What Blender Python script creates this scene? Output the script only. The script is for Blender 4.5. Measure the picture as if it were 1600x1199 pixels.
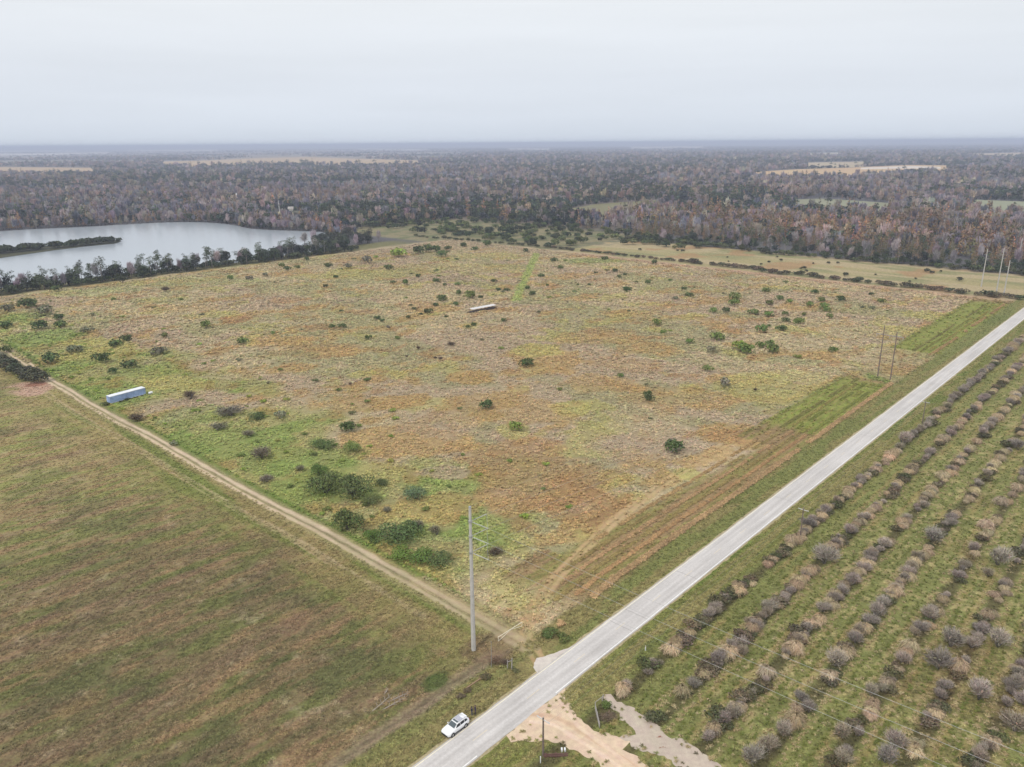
import bpy, bmesh, math, random
import numpy as np
from mathutils import Vector, Matrix

for o in list(bpy.data.objects):
    bpy.data.objects.remove(o)
scene = bpy.context.scene
COL = scene.collection
R = math.radians

# ------------------------------------------------------------------ camera
CAM_H = 85.0
FPX = 1200.0                     # focal length, in pixels of the 1600 px wide photograph
HORIZON = 224.0
ROLL = R(0.43)
PITCH = math.atan((599.5 - HORIZON) / FPX)
cam_d = bpy.data.cameras.new('camera')
cam = bpy.data.objects.new('camera', cam_d)
COL.objects.link(cam)
cam_d.sensor_width = 36.0
cam_d.sensor_fit = 'HORIZONTAL'
cam_d.lens = 36.0 * FPX / 1600.0
cam_d.clip_start = 0.5
cam_d.clip_end = 90000.0
cam.matrix_world = (Matrix.Translation((0, 0, CAM_H)) @ Matrix.Rotation(math.pi / 2 - PITCH, 4, 'X')
                    @ Matrix.Rotation(-ROLL, 4, 'Z'))
scene.camera = cam

# ------------------------------------------------------------------ sky, sun, exposure
SUN_EL, SUN_AZ = R(52), R(215)   # high, behind the viewer's left shoulder
world = bpy.data.worlds.new('World')
scene.world = world
world.use_nodes = True
wn, wl = world.node_tree.nodes, world.node_tree.links
wn.clear()
w_out = wn.new('ShaderNodeOutputWorld')
w_mix = wn.new('ShaderNodeMixShader')
w_bg1 = wn.new('ShaderNodeBackground')
w_bg2 = wn.new('ShaderNodeBackground')
w_sky = wn.new('ShaderNodeTexSky')
w_sky.sky_type = 'NISHITA'
w_sky.sun_disc = False
w_sky.sun_elevation = SUN_EL
w_sky.sun_rotation = SUN_AZ
w_sky.air_density = 1.4
w_sky.dust_density = 3.0
w_bg1.inputs['Strength'].default_value = 0.1
w_tc = wn.new('ShaderNodeTexCoord')
w_sep = wn.new('ShaderNodeSeparateXYZ')
w_ramp = wn.new('ShaderNodeValToRGB')
cr = w_ramp.color_ramp
cr.elements[0].position = 0.0
cr.elements[0].color = (0.63, 0.69, 0.77, 1)
cr.elements[1].position = 1.0
cr.elements[1].color = (0.90, 0.92, 0.94, 1)
e_ = cr.elements.new(0.07); e_.color = (0.67, 0.715, 0.785, 1)
e_ = cr.elements.new(0.17); e_.color = (0.765, 0.79, 0.82, 1)
w_map = wn.new('ShaderNodeMapping')
w_map.inputs['Scale'].default_value = (1.2, 1.2, 14.0)
w_noise = wn.new('ShaderNodeTexNoise')
w_noise.inputs['Scale'].default_value = 1.6
w_noise.inputs['Detail'].default_value = 5.0
w_noise.inputs['Roughness'].default_value = 0.55
w_mr = wn.new('ShaderNodeMapRange')
w_mr.inputs['From Min'].default_value = 0.3
w_mr.inputs['From Max'].default_value = 0.7
w_mr.inputs['To Min'].default_value = 0.965
w_mr.inputs['To Max'].default_value = 1.035
w_mul = wn.new('ShaderNodeVectorMath'); w_mul.operation = 'SCALE'
wl.new(w_tc.outputs['Generated'], w_sep.inputs[0])
wl.new(w_sep.outputs['Z'], w_ramp.inputs['Fac'])
wl.new(w_tc.outputs['Generated'], w_map.inputs['Vector'])
wl.new(w_map.outputs['Vector'], w_noise.inputs['Vector'])
wl.new(w_noise.outputs['Fac'], w_mr.inputs['Value'])
wl.new(w_ramp.outputs['Color'], w_mul.inputs[0])
wl.new(w_mr.outputs['Result'], w_mul.inputs['Scale'])
wl.new(w_mul.outputs['Vector'], w_bg2.inputs['Color'])
wl.new(w_sky.outputs['Color'], w_bg1.inputs['Color'])
w_mix.inputs['Fac'].default_value = 0.93
wl.new(w_bg1.outputs[0], w_mix.inputs[1])
wl.new(w_bg2.outputs[0], w_mix.inputs[2])
wl.new(w_mix.outputs[0], w_out.inputs['Surface'])

sun_d = bpy.data.lights.new('sun', 'SUN')
sun_d.energy = 1.5
sun_d.angle = R(10)
sun_d.color = (1.0, 0.96, 0.90)
sun = bpy.data.objects.new('sun', sun_d)
COL.objects.link(sun)
# direction the light comes from
_sd = Vector((math.sin(SUN_AZ) * math.cos(SUN_EL), math.cos(SUN_AZ) * math.cos(SUN_EL), math.sin(SUN_EL)))
sun.rotation_euler = _sd.to_track_quat('Z', 'Y').to_euler()
sun.location = (-60, -60, 150)
scene.view_settings.view_transform = 'Standard'
scene.view_settings.look = 'None'
scene.view_settings.gamma = 1.0
scene.view_settings.exposure = 0.22
scene.view_settings.use_curve_mapping = False
scene.render.engine = 'CYCLES'
scene.cycles.max_bounces = 4
scene.cycles.diffuse_bounces = 2
scene.cycles.glossy_bounces = 2
scene.cycles.transmission_bounces = 2
scene.cycles.volume_bounces = 0

# ------------------------------------------------------------------ plan of the place
def G(x, y, z=0.0):
    """ground position seen at a pixel of the photograph (survey helper)"""
    a = (x - 800) / FPX; b = (y - 599.5) / FPX
    u = a * math.cos(ROLL) - b * math.sin(ROLL)
    v = a * math.sin(ROLL) + b * math.cos(ROLL)
    d = (CAM_H - z) / (math.sin(PITCH) + v * math.cos(PITCH))
    return np.array((u * d, d * (math.cos(PITCH) - v * math.sin(PITCH))))

def GF(x, y, z=0.0):
    """the same for far things: the photograph's horizon is bowed by its lens"""
    mine = HORIZON + 3.0 - (x - 800) * math.tan(ROLL)
    q = (x - 800) / 800.0
    photo = 222.5 + (-6 * q) + 12.0 * q * q if True else 0
    w = min(1.0, max(0.0, (345 - y) / 60.0))
    return G(x, y + (mine - photo) * w, z)

def pxm(y):
    return FPX * (math.sin(PITCH) + (y - 599.5) / FPX * math.cos(PITCH)) / CAM_H

TH = R(47.4)                     # the road's bearing; the whole parcel is square to it
O_ = G(647, 1199)
E_ = np.array((math.cos(TH), math.sin(TH)))
N_ = np.array((math.sin(TH), -math.cos(TH)))
def W(s, t):
    p = O_ + s * E_ + t * N_
    return np.array((p[0], p[1]))
def ST(x, y):
    dx = np.asarray(x) - O_[0]; dy = np.asarray(y) - O_[1]
    return dx * E_[0] + dy * E_[1], dx * N_[0] + dy * N_[1]
def STp(px, py):
    q = G(px, py); return ST(q[0], q[1])
ROAD_W = 5.33

# ------------------------------------------------------------------ noise
def _h(ix, iy, seed):
    n = (ix.astype(np.int64) * 374761393 + iy.astype(np.int64) * 668265263 + seed * 974711) & 0xFFFFFFFF
    n = ((n ^ (n >> 13)) * 1274126177) & 0xFFFFFFFF
    n = n ^ (n >> 16)
    return (n & 0xFFFF) / 65535.0
def vnoise(x, y, seed=0):
    x = np.asarray(x, float); y = np.asarray(y, float)
    ix = np.floor(x); iy = np.floor(y)
    fx = x - ix; fy = y - iy
    fx = fx * fx * (3 - 2 * fx); fy = fy * fy * (3 - 2 * fy)
    a = _h(ix, iy, seed); b = _h(ix + 1, iy, seed); c = _h(ix, iy + 1, seed); d = _h(ix + 1, iy + 1, seed)
    return (a + (b - a) * fx) * (1 - fy) + (c + (d - c) * fx) * fy
def fbm(x, y, seed=0, octv=4):
    v = 0.0; a = 0.5; tot = 0.0
    c, s = math.cos(0.6), math.sin(0.6)
    for k in range(octv):
        v = v + a * vnoise(x, y, seed + k * 17); tot += a
        x, y = (c * x - s * y) * 2.03, (s * x + c * y) * 2.03
        a *= 0.5
    return v / tot
def sm(a, b, x):
    q = np.clip((x - a) / (b - a), 0, 1)
    return q * q * (3 - 2 * q)
def lin(c):
    c = np.asarray(c, float) / 255.0
    return np.where(c <= 0.04045, c / 12.92, ((c + 0.055) / 1.055) ** 2.4)
def in_poly(x, y, poly):
    x = np.asarray(x, float); y = np.asarray(y, float)
    inside = np.zeros(x.shape, bool)
    n = len(poly)
    for i in range(n):
        x1, y1 = poly[i]; x2, y2 = poly[(i + 1) % n]
        if y1 == y2: continue
        c = ((y1 > y) != (y2 > y)) & (x < (x2 - x1) * (y - y1) / (y2 - y1) + x1)
        inside ^= c
    return inside
def seg_dist(x, y, pts):
    d = np.full(np.shape(x), 1e9)
    for (x1, y1), (x2, y2) in zip(pts[:-1], pts[1:]):
        dx, dy = x2 - x1, y2 - y1
        q = np.clip(((x - x1) * dx + (y - y1) * dy) / (dx * dx + dy * dy), 0, 1)
        d = np.minimum(d, np.hypot(x - x1 - q * dx, y - y1 - q * dy))
    return d

# ------------------------------------------------------------------ materials
MATS = {}
def new_mat(name):
    m = bpy.data.materials.new(name); m.use_nodes = True
    nt = m.node_tree
    b = nt.nodes['Principled BSDF']
    return m, nt, b
def plain(name, col, rough=0.6, metal=0.0, vary=0.12, scale=3.0, bump=0.0):
    """painted / bare surface: colour with uneven wear"""
    if name in MATS: return MATS[name]
    m, nt, b = new_mat(name)
    N, L = nt.nodes, nt.links
    tc = N.new('ShaderNodeTexCoord')
    nz = N.new('ShaderNodeTexNoise'); nz.inputs['Scale'].default_value = scale; nz.inputs['Detail'].default_value = 5
    L.new(tc.outputs['Object'], nz.inputs['Vector'])
    mr = N.new('ShaderNodeMapRange')
    mr.inputs['From Min'].default_value = 0.3; mr.inputs['From Max'].default_value = 0.7
    mr.inputs['To Min'].default_value = 1 - vary; mr.inputs['To Max'].default_value = 1 + vary * 0.6
    L.new(nz.outputs['Fac'], mr.inputs['Value'])
    sc = N.new('ShaderNodeVectorMath'); sc.operation = 'SCALE'
    sc.inputs[0].default_value = col[:3]
    L.new(mr.outputs['Result'], sc.inputs['Scale'])
    L.new(sc.outputs['Vector'], b.inputs['Base Color'])
    b.inputs['Roughness'].default_value = rough
    b.inputs['Metallic'].default_value = metal
    if bump:
        bp = N.new('ShaderNodeBump'); bp.inputs['Strength'].default_value = bump; bp.inputs['Distance'].default_value = 0.02
        L.new(nz.outputs['Fac'], bp.inputs['Height']); L.new(bp.outputs['Normal'], b.inputs['Normal'])
    MATS[name] = m
    return m
def ground_mat(name, fine=2.4, amp=0.42, bump=0.7, bdist=0.25, rough=0.95):
    m, nt, b = new_mat(name)
    N, L = nt.nodes, nt.links
    at = N.new('ShaderNodeAttribute'); at.attribute_name = 'col'
    ge = N.new('ShaderNodeNewGeometry')
    n1 = N.new('ShaderNodeTexNoise'); n1.inputs['Scale'].default_value = fine; n1.inputs['Detail'].default_value = 6; n1.inputs['Roughness'].default_value = 0.65
    n2 = N.new('ShaderNodeTexNoise'); n2.inputs['Scale'].default_value = fine * 0.22; n2.inputs['Detail'].default_value = 4
    n3 = N.new('ShaderNodeTexNoise'); n3.inputs['Scale'].default_value = fine * 0.5; n3.inputs['Detail'].default_value = 4
    for q in (n1, n2, n3): L.new(ge.outputs['Position'], q.inputs['Vector'])
    def rng(src, lo, hi):
        mr = N.new('ShaderNodeMapRange')
        mr.inputs['From Min'].default_value = 0.28; mr.inputs['From Max'].default_value = 0.72
        mr.inputs['To Min'].default_value = lo; mr.inputs['To Max'].default_value = hi
        L.new(src, mr.inputs['Value']); return mr.outputs['Result']
    mu = N.new('ShaderNodeMath'); mu.operation = 'MULTIPLY'
    L.new(rng(n1.outputs['Fac'], 1 - amp, 1 + amp), mu.inputs[0])
    L.new(rng(n2.outputs['Fac'], 1 - amp * 0.5, 1 + amp * 0.5), mu.inputs[1])
    sc = N.new('ShaderNodeVectorMath'); sc.operation = 'SCALE'
    L.new(at.outputs['Color'], sc.inputs[0]); L.new(mu.outputs[0], sc.inputs['Scale'])
    hs = N.new('ShaderNodeHueSaturation')
    L.new(sc.outputs['Vector'], hs.inputs['Color'])
    L.new(rng(n3.outputs['Fac'], 0.482, 0.518), hs.inputs['Hue'])
    L.new(hs.outputs['Color'], b.inputs['Base Color'])
    b.inputs['Roughness'].default_value = rough
    b.inputs['Specular IOR Level'].default_value = 0.15
    if bump:
        bp = N.new('ShaderNodeBump'); bp.inputs['Strength'].default_value = bump; bp.inputs['Distance'].default_value = bdist
        L.new(n1.outputs['Fac'], bp.inputs['Height']); L.new(bp.outputs['Normal'], b.inputs['Normal'])
    return m
def leaf_mat(name, tint_k=1.0):
    """foliage, grass and twigs: each plant has its own tint, each leaf its own value"""
    m, nt, b = new_mat(name)
    N, L = nt.nodes, nt.links
    at = N.new('ShaderNodeAttribute'); at.attribute_type = 'INSTANCER'; at.attribute_name = 'tint'
    sh = N.new('ShaderNodeAttribute'); sh.attribute_name = 'shade'
    sc = N.new('ShaderNodeVectorMath'); sc.operation = 'MULTIPLY'
    L.new(at.outputs['Color'], sc.inputs[0]); L.new(sh.outputs['Color'], sc.inputs[1])
    L.new(sc.outputs['Vector'], b.inputs['Base Color'])
    b.inputs['Roughness'].default_value = 0.8
    b.inputs['Specular IOR Level'].default_value = 0.2
    return m
M_GROUND = ground_mat('ground_cover')
M_LEAF = leaf_mat('foliage')
M_BARK = plain('bark', (0.16, 0.13, 0.11), 0.9, vary=0.35, scale=6)
M_GREYBARK = plain('grey_bark', (0.26, 0.235, 0.225), 0.9, vary=0.3, scale=6)

# ------------------------------------------------------------------ mesh helpers
def mesh_np(name, verts, quads=None, tris=None):
    me = bpy.data.meshes.new(name)
    verts = np.asarray(verts, np.float32)
    me.vertices.add(len(verts)); me.vertices.foreach_set('co', verts.ravel())
    loops = []; starts = []; tot = 0
    if quads is not None and len(quads):
        q = np.asarray(quads, np.int32); loops.append(q.ravel()); starts.append(np.arange(len(q)) * 4); tot = q.size
    if tris is not None and len(tris):
        q = np.asarray(tris, np.int32); loops.append(q.ravel()); starts.append(tot + np.arange(len(q)) * 3)
    lp = np.concatenate(loops).astype(np.int32); st = np.concatenate(starts).astype(np.int32)
    me.loops.add(len(lp)); me.loops.foreach_set('vertex_index', lp)
    me.polygons.add(len(st)); me.polygons.foreach_set('loop_start', st)
    me.update(calc_edges=True); me.validate()
    return me
def set_col(me, name, cols):
    a = me.attributes.new(name, 'FLOAT_COLOR', 'POINT')
    c = np.ones((len(me.vertices), 4), np.float32); c[:, :3] = cols
    a.data.foreach_set('color', c.ravel())

class MB:
    """collects simple solids into one mesh"""
    def __init__(self): self.v = []; self.f = []
    def _add(self, vs, fs):
        k = len(self.v); self.v += [tuple(q) for q in vs]; self.f += [tuple(i + k for i in f) for f in fs]; return self
    def box(self, c, d, rz=0.0, ry=0.0, rx=0.0, taper=1.0):
        m = Matrix.Rotation(rz, 3, 'Z') @ Matrix.Rotation(ry, 3, 'Y') @ Matrix.Rotation(rx, 3, 'X')
        vs = []
        for z in (-1, 1):
            k = taper if z > 0 else 1.0
            for x, y in ((-1, -1), (1, -1), (1, 1), (-1, 1)):
                vs.append(Vector(c) + m @ Vector((x * d[0] / 2 * k, y * d[1] / 2 * k, z * d[2] / 2)))
        return self._add(vs, [(3, 2, 1, 0), (4, 5, 6, 7), (0, 1, 5, 4), (1, 2, 6, 5), (2, 3, 7, 6), (3, 0, 4, 7)])
    def tube(self, pts, r, n=6, caps=True):
        pts = [Vector(p) for p in pts]
        rs = r if isinstance(r, (list, tuple)) else [r] * len(pts)
        vs = []; fs = []
        for i, p in enumerate(pts):
            d = (pts[min(i + 1, len(pts) - 1)] - pts[max(i - 1, 0)]).normalized()
            a = d.cross(Vector((0, 0, 1)) if abs(d.z) < 0.95 else Vector((1, 0, 0))).normalized(); b = d.cross(a)
            for k in range(n):
                w = 2 * math.pi * k / n
                vs.append(p + (a * math.cos(w) + b * math.sin(w)) * rs[i])
        for i in range(len(pts) - 1):
            for k in range(n):
                q = (k + 1) % n
                fs.append((i * n + k, i * n + q, (i + 1) * n + q, (i + 1) * n + k))
        if caps:
            fs.append(tuple(range(n))[::-1]); fs.append(tuple((len(pts) - 1) * n + k for k in range(n)))
        return self._add(vs, fs)
    def lathe(self, prof, n=12, axis='Z', c=(0, 0, 0)):
        vs = []; fs = []
        for r, z in prof:
            for k in range(n):
                w = 2 * math.pi * k / n
                p = (r * math.cos(w), r * math.sin(w), z)
                if axis == 'Y': p = (p[0], p[2], p[1])
                if axis == 'X': p = (p[2], p[0], p[1])
                vs.append((p[0] + c[0], p[1] + c[1], p[2] + c[2]))
        for i in range(len(prof) - 1):
            for k in range(n):
                q = (k + 1) % n
                fs.append((i * n + k, i * n + q, (i + 1) * n + q, (i + 1) * n + k))
        return self._add(vs, fs)
    def poly(self, pts): return self._add(pts, [tuple(range(len(pts)))])
    def build(self, name, mat, parent=None, smooth=False, loc=None, rz=0.0):
        me = bpy.data.meshes.new(name); me.from_pydata(self.v, [], self.f); me.update()
        bm = bmesh.new(); bm.from_mesh(me); bmesh.ops.recalc_face_normals(bm, faces=bm.faces); bm.to_mesh(me); bm.free()
        if smooth: me.polygons.foreach_set('use_smooth', [True] * len(me.polygons))
        return link(name, me, mat, parent, loc, rz)
def link(name, me, mat=None, parent=None, loc=None, rz=0.0):
    o = bpy.data.objects.new(name, me); COL.objects.link(o)
    if mat and me is not None and not me.materials: me.materials.append(mat)
    if parent: o.parent = parent
    if loc is not None: o.location = tuple(loc) if len(loc) == 3 else (loc[0], loc[1], 0.0)
    if rz: o.rotation_euler.z = rz
    return o
def tag(o, label=None, cat=None, group=None, kind=None):
    if label: o['label'] = label
    if cat: o['category'] = cat
    if group: o['group'] = group
    if kind: o['kind'] = kind
    return o
def thing(name, label, cat, loc, rz=0.0, group=None):
    o = bpy.data.objects.new(name, None); COL.objects.link(o)
    o.empty_display_size = 0.3
    o.location = tuple(loc) if len(loc) == 3 else (loc[0], loc[1], 0.0)
    o.rotation_euler.z = rz
    return tag(o, label, cat, group)

# ------------------------------------------------------------------ lake, clearings: outlines
LAKE = [GF(*q) for q in [(0, 362), (40, 359), (100, 356.5), (150, 354), (190, 351.5), (235, 349), (275, 347.5), (310, 347.5), (340, 349), (370, 353),
        (392, 358), (425, 360), (470, 361.5), (505, 363), (518, 368), (516, 378)]] + \
       [W(318, -486), W(270, -484), W(230, -478), W(180, -482), W(140, -490), W(100, -492), W(60, -492), W(0, -500), W(-80, -520), W(-160, -600), W(-150, -760), W(0, -900)]
ISLAND = [G(*q) for q in [(190, 378), (178, 381.5), (140, 385), (90, 391), (40, 398), (0, 404)]] + [W(90, -690), W(92, -730)] + \
         [G(*q) for q in [(0, 390), (40, 387.5), (90, 383), (140, 379.5), (178, 376)]]
CLEAR = []                       # (outline, colour) of open land between the woods
def strip(pts_top, pts_bot, colr, pull=0.87):
    """far field: its near edge runs on a little under the trees that hide it"""
    a = [GF(*q) for q in pts_top]; b = [GF(*q) * pull for q in pts_bot]
    CLEAR.append((a + b[::-1], colr))
strip([(255, 254), (330, 250.5), (400, 246), (480, 243), (560, 245), (655, 247)], [(255, 257), (330, 257), (400, 253.5), (480, 251), (560, 252), (655, 250)], (196, 168, 128))
strip([(-60, 270), (60, 267.5), (145, 266)], [(-60, 275), (60, 273), (148, 270)], (192, 165, 130))
strip([(-40, 249), (80, 245), (170, 241)], [(-40, 252), (80, 247), (170, 242.5)], (232, 222, 210), 0.95)
strip([(-40, 245), (60, 241), (120, 239.5)], [(-40, 247), (60, 242.5), (120, 241)], (230, 224, 215), 0.96)
strip([(200, 236), (260, 235), (340, 233)], [(200, 239), (260, 238), (340, 236)], (222, 205, 190), 0.95)
strip([(1180, 267), (1250, 264), (1330, 263), (1420, 261), (1480, 263)], [(1180, 271), (1250, 272), (1330, 272), (1420, 268.5), (1480, 270)], (204, 172, 130))
strip([(1345, 263.5), (1420, 262.5), (1470, 265)], [(1345, 266), (1420, 266.5), (1470, 268)], (226, 212, 198), 1.0)
strip([(1240, 312), (1285, 311), (1330, 314), (1390, 319)], [(1240, 315), (1285, 316), (1330, 318), (1390, 321)], (148, 148, 122))
strip([(1518, 315), (1580, 318), (1620, 320)], [(1518, 319), (1580, 324), (1620, 326)], (154, 156, 130))
strip([(1520, 245.5), (1600, 246), (1680, 247)], [(1520, 249), (1600, 250), (1680, 251)], (190, 168, 140))
strip([(1262, 254), (1350, 254)], [(1262, 257.5), (1350, 257)], (190, 172, 140))
strip([(1265, 239), (1310, 239)], [(1265, 242), (1310, 241.5)], (190, 178, 150))
strip([(560, 229.5), (670, 229.5)], [(560, 231), (670, 231)], (215, 210, 205), 0.97)
strip([(795, 228), (860, 228)], [(795, 230), (860, 230)], (220, 214, 208), 0.97)
strip([(985, 225.5), (1100, 226)], [(985, 229), (1100, 229)], (212, 198, 186), 0.97)
strip([(402, 333), (440, 331), (478, 333), (486, 338)], [(400, 349), (420, 344), (450, 338), (484, 339)], (166, 154, 116), 0.955)
strip([(890, 326), (930, 318), (1000, 313), (1035, 311)], [(890, 332), (930, 334), (1000, 322), (1035, 316)], (130, 126, 92), 0.95)
def in_clear(x, y):
    r = np.zeros(np.shape(x), bool)
    for p, c in CLEAR: r |= in_poly(x, y, p)
    return r

# ------------------------------------------------------------------ colours of the ground cover
K_G = 0.80                       # display value -> albedo
TAN, PINK, OLIVE = lin((184, 164, 120)), lin((176, 152, 120)), lin((154, 150, 94))
OCHRE, RUST, YELLOW, GREEN = lin((180, 146, 82)), lin((170, 130, 76)), lin((176, 166, 82)), lin((132, 150, 58))
PATCH = []                       # grass patches of one kind: centre, half axes, colour, strength
def patch(cx, cy, rx, ry, c, k=0.85):
    p = G(cx, cy); PATCH.append((p[0], p[1], rx / pxm(cy), abs(G(cx, cy - ry)[1] - G(cx, cy + ry)[1]) / 2, c, k))
for a in [(820, 745, 140, 75, RUST, .62), (900, 790, 90, 50, RUST, .6), (640, 690, 110, 30, OCHRE, .8), (740, 590, 45, 13, OCHRE, .95), (620, 628, 55, 14, OCHRE, .9), (560, 635, 60, 12, OCHRE, .6),
          (850, 562, 60, 22, OCHRE, .8), (840, 548, 40, 10, YELLOW, .7), (890, 638, 40, 13, YELLOW, .9), (1145, 682, 54, 20, OCHRE, .9), (1145, 684, 40, 13, RUST, .8),
          (800, 672, 34, 15, YELLOW, .7), (780, 640, 120, 30, OCHRE, .55), (1060, 625, 90, 20, OCHRE, .45), (1200, 610, 90, 26, YELLOW, .6), (1250, 590, 60, 14, YELLOW, .45),
          (1180, 640, 70, 14, OLIVE, .6), (930, 530, 70, 12, OCHRE, .6), (1010, 545, 60, 14, OCHRE, .55), (985, 570, 70, 14, RUST, .35), (940, 600, 60, 18, OCHRE, .6),
          (1077, 742, 24, 10, YELLOW, .75), (500, 548, 90, 11, RUST, .55), (530, 550, 60, 7, OCHRE, .8), (370, 500, 40, 7, RUST, .75), (450, 470, 35, 5, RUST, .5), (500, 512, 40, 5, RUST, .6),
          (340, 492, 50, 6, YELLOW, .6), (300, 482, 60, 6, OCHRE, .4), (570, 585, 24, 6, YELLOW, .7), (440, 535, 60, 9, OCHRE, .6), (430, 555, 70, 7, OLIVE, .5), (650, 478, 40, 6, RUST, .5),
          (780, 515, 30, 6, OCHRE, .5), (570, 488, 30, 4, RUST, .6), (950, 520, 50, 8, RUST, .4), (1130, 470, 40, 6, OCHRE, .6), (990, 490, 50, 8, OCHRE, .5), (1040, 480, 60, 8, OCHRE, .4),
          (1300, 555, 50, 9, OCHRE, .4), (1420, 520, 60, 12, YELLOW, .6), (1470, 495, 50, 9, YELLOW, .7), (1340, 520, 60, 10, TAN, .6), (700, 790, 90, 30, OCHRE, .6), (660, 800, 60, 26, YELLOW, .4),
          (570, 745, 70, 26, YELLOW, .5), (520, 720, 60, 22, GREEN, .55), (480, 760, 60, 26, GREEN, .75), (440, 720, 60, 24, GREEN, .6), (360, 690, 70, 24, GREEN, .6), (560, 850, 40, 14, GREEN, .6),
          (690, 850, 70, 20, OLIVE, .6), (650, 890, 60, 16, YELLOW, .6), (300, 650, 60, 16, GREEN, .5), (270, 600, 70, 12, YELLOW, .8), (240, 580, 60, 10, GREEN, .5), (150, 555, 60, 14, YELLOW, .8),
          (60, 530, 60, 14, GREEN, .8), (150, 535, 50, 8, YELLOW, .9), (40, 497, 50, 7, GREEN, .7), (110, 575, 40, 16, GREEN, .6), (900, 880, 70, 26, OLIVE, .5), (960, 830, 60, 16, OCHRE, .4),
          (1000, 660, 60, 30, TAN, .5), (700, 740, 60, 18, PINK, .8), (690, 665, 70, 20, PINK, .5), (1000, 700, 120, 24, PINK, .5), (1160, 730, 60, 20, PINK, .5), (1370, 594, 16, 14, lin((112, 140, 52)), .95),
          (700, 420, 150, 8, YELLOW, .4), (560, 430, 120, 8, YELLOW, .5), (650, 385, 60, 4, PINK, .3), (760, 400, 60, 5, YELLOW, .5), (940, 408, 60, 4, GREEN, .5), (330, 440, 100, 8, lin((160, 164, 96)), .5),
          (130, 458, 80, 8, lin((168, 168, 104)), .6), (1500, 470, 50, 6, PINK, .5)]:
    patch(*a)
SAND = [G(*q) for q in [(792, 1150), (840, 1110), (883, 1074), (885, 1094), (899, 1116), (912, 1132), (935, 1143), (957, 1150), (985, 1158), (975, 1170), (1010, 1199), (1090, 1270), (1030, 1290), (940, 1197), (908, 1178), (879, 1165), (856, 1159), (834, 1157), (796, 1161)]]
SPUR = [G(*q) for q in [(957, 1150), (991, 1148), (989, 1137), (966, 1116), (944, 1099), (938, 1092), (953, 1086), (987, 1104), (1014, 1127), (1045, 1149), (1070, 1157), (1101, 1176), (1140, 1215), (1085, 1215), (1025, 1177), (987, 1166)]]
SPURCORE = SPUR
LANE = [G(806, 470), G(838, 397)]
def ground_colour(x, y):
    s, t = ST(x, y)
    dist = np.hypot(x, y)
    n1 = fbm(s / 26, t / 26, 1); n2 = fbm(s / 9, t / 9, 2); n3 = fbm(s / 60, t / 60, 3); n4 = fbm(s / 2.6, t / 2.6, 4, 3)
    ew = (fbm(s / 7, t / 7, 5) - 0.5)
    def mixc(c, k, d):
        k = np.clip(k, 0, 1)[:, None]
        return c * (1 - k) + d * k
    # woodland floor and far country
    nf = fbm(x / 420, y / 300, 6)
    c = np.tile(lin((98, 95, 96)), (len(x), 1))
    c = mixc(c, sm(.5, .62, nf) * .6, lin((84, 88, 76)))
    c = mixc(c, sm(.55, .7, fbm(x / 900, y / 500, 8)) * .5, lin((140, 122, 104)))
    opn = sm(4300, 5200, dist + (nf - .5) * 3000) * (1 - sm(-.12, .02, x / np.maximum(y, 1.0) + (nf - .5) * .3))
    c = mixc(c, opn * .75, lin((162, 148, 128)))
    c = mixc(c, opn * sm(.5, .6, fbm(x / 1500, y / 500, 7)) * .6, lin((118, 116, 100)))
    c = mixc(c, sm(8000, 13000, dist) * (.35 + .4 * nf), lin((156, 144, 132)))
    # grazed strips of the power line corridor behind the pasture
    cor = sm(438, 442, s + ew * 6) * (1 - sm(533, 548, s + ew * 14)) * sm(-340, -325, t + ew * 30)
    cc = np.tile(lin((180, 162, 124)), (len(x), 1))
    bn = fbm(s / 9, t / 110, 9)
    cc = mixc(cc, sm(.42, .6, bn), lin((166, 154, 108)))
    cc = mixc(cc, sm(.56, .66, fbm(s / 12, t / 70, 10)), lin((146, 142, 98)))
    cc = mixc(cc, sm(.6, .7, n1) * .7, lin((170, 132, 92)))
    c = c * (1 - cor[:, None]) + cc * cor[:, None]
    # scrub land between the pasture and the woods
    scr = sm(405, 415, s) * (1 - sm(560, 600, s + ew * 40)) * (1 - sm(-345, -325, t + ew * 30)) * sm(-640, -600, t + ew * 40)
    sc = np.tile(lin((142, 132, 98)), (len(x), 1))
    sc = mixc(sc, sm(.45, .6, n2), lin((116, 118, 80)))
    c = c * (1 - scr[:, None]) + sc * scr[:, None]
    # lake bank
    bank = sm(40, 60, s) * (1 - sm(380, 420, s)) * (1 - sm(-456, -448, t + ew * 10)) * sm(-500, -490, t)
    c = mixc(c, bank, lin((120, 116, 76)))
    # rough pasture
    pm = sm(31.5, 34.5, s + ew * 1.5) * (1 - sm(437, 446, s + ew * 8)) * sm(-470, -455, t + ew * 20) * (1 - sm(-8, -6.5, t + ew * 2))
    p = np.tile(TAN, (len(x), 1))
    p = mixc(p, sm(.44, .58, n3) * .75, PINK)
    p = mixc(p, sm(.48, .62, fbm(s / 22, t / 34, 11)) * .6, OLIVE)
    p = mixc(p, sm(.60, .70, fbm(s / 17, t / 12, 12)) * .75, OCHRE)
    p = mixc(p, sm(.63, .73, fbm(s / 14, t / 15, 13)) * .6, YELLOW)
    p = mixc(p, sm(.66, .74, fbm(s / 13, t / 9, 14)) * .6, RUST)
    gb = np.clip(1.15 - (s - 33) / 46 + (n1 - .5) * 2.6, 0, 1) * sm(-470, -430, t) * (1 - sm(-40, -18, t))
    p = mixc(p, sm(.35, .8, gb) * .7, lin((156, 154, 74)))
    p = mixc(p, sm(.6, 1.0, gb) * sm(.42, .6, n2) * .85, GREEN)
    p = mixc(p, sm(.2, .7, gb) * sm(.52, .66, fbm(s / 11, t / 11, 15)) * .7, lin((158, 132, 62)))
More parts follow.
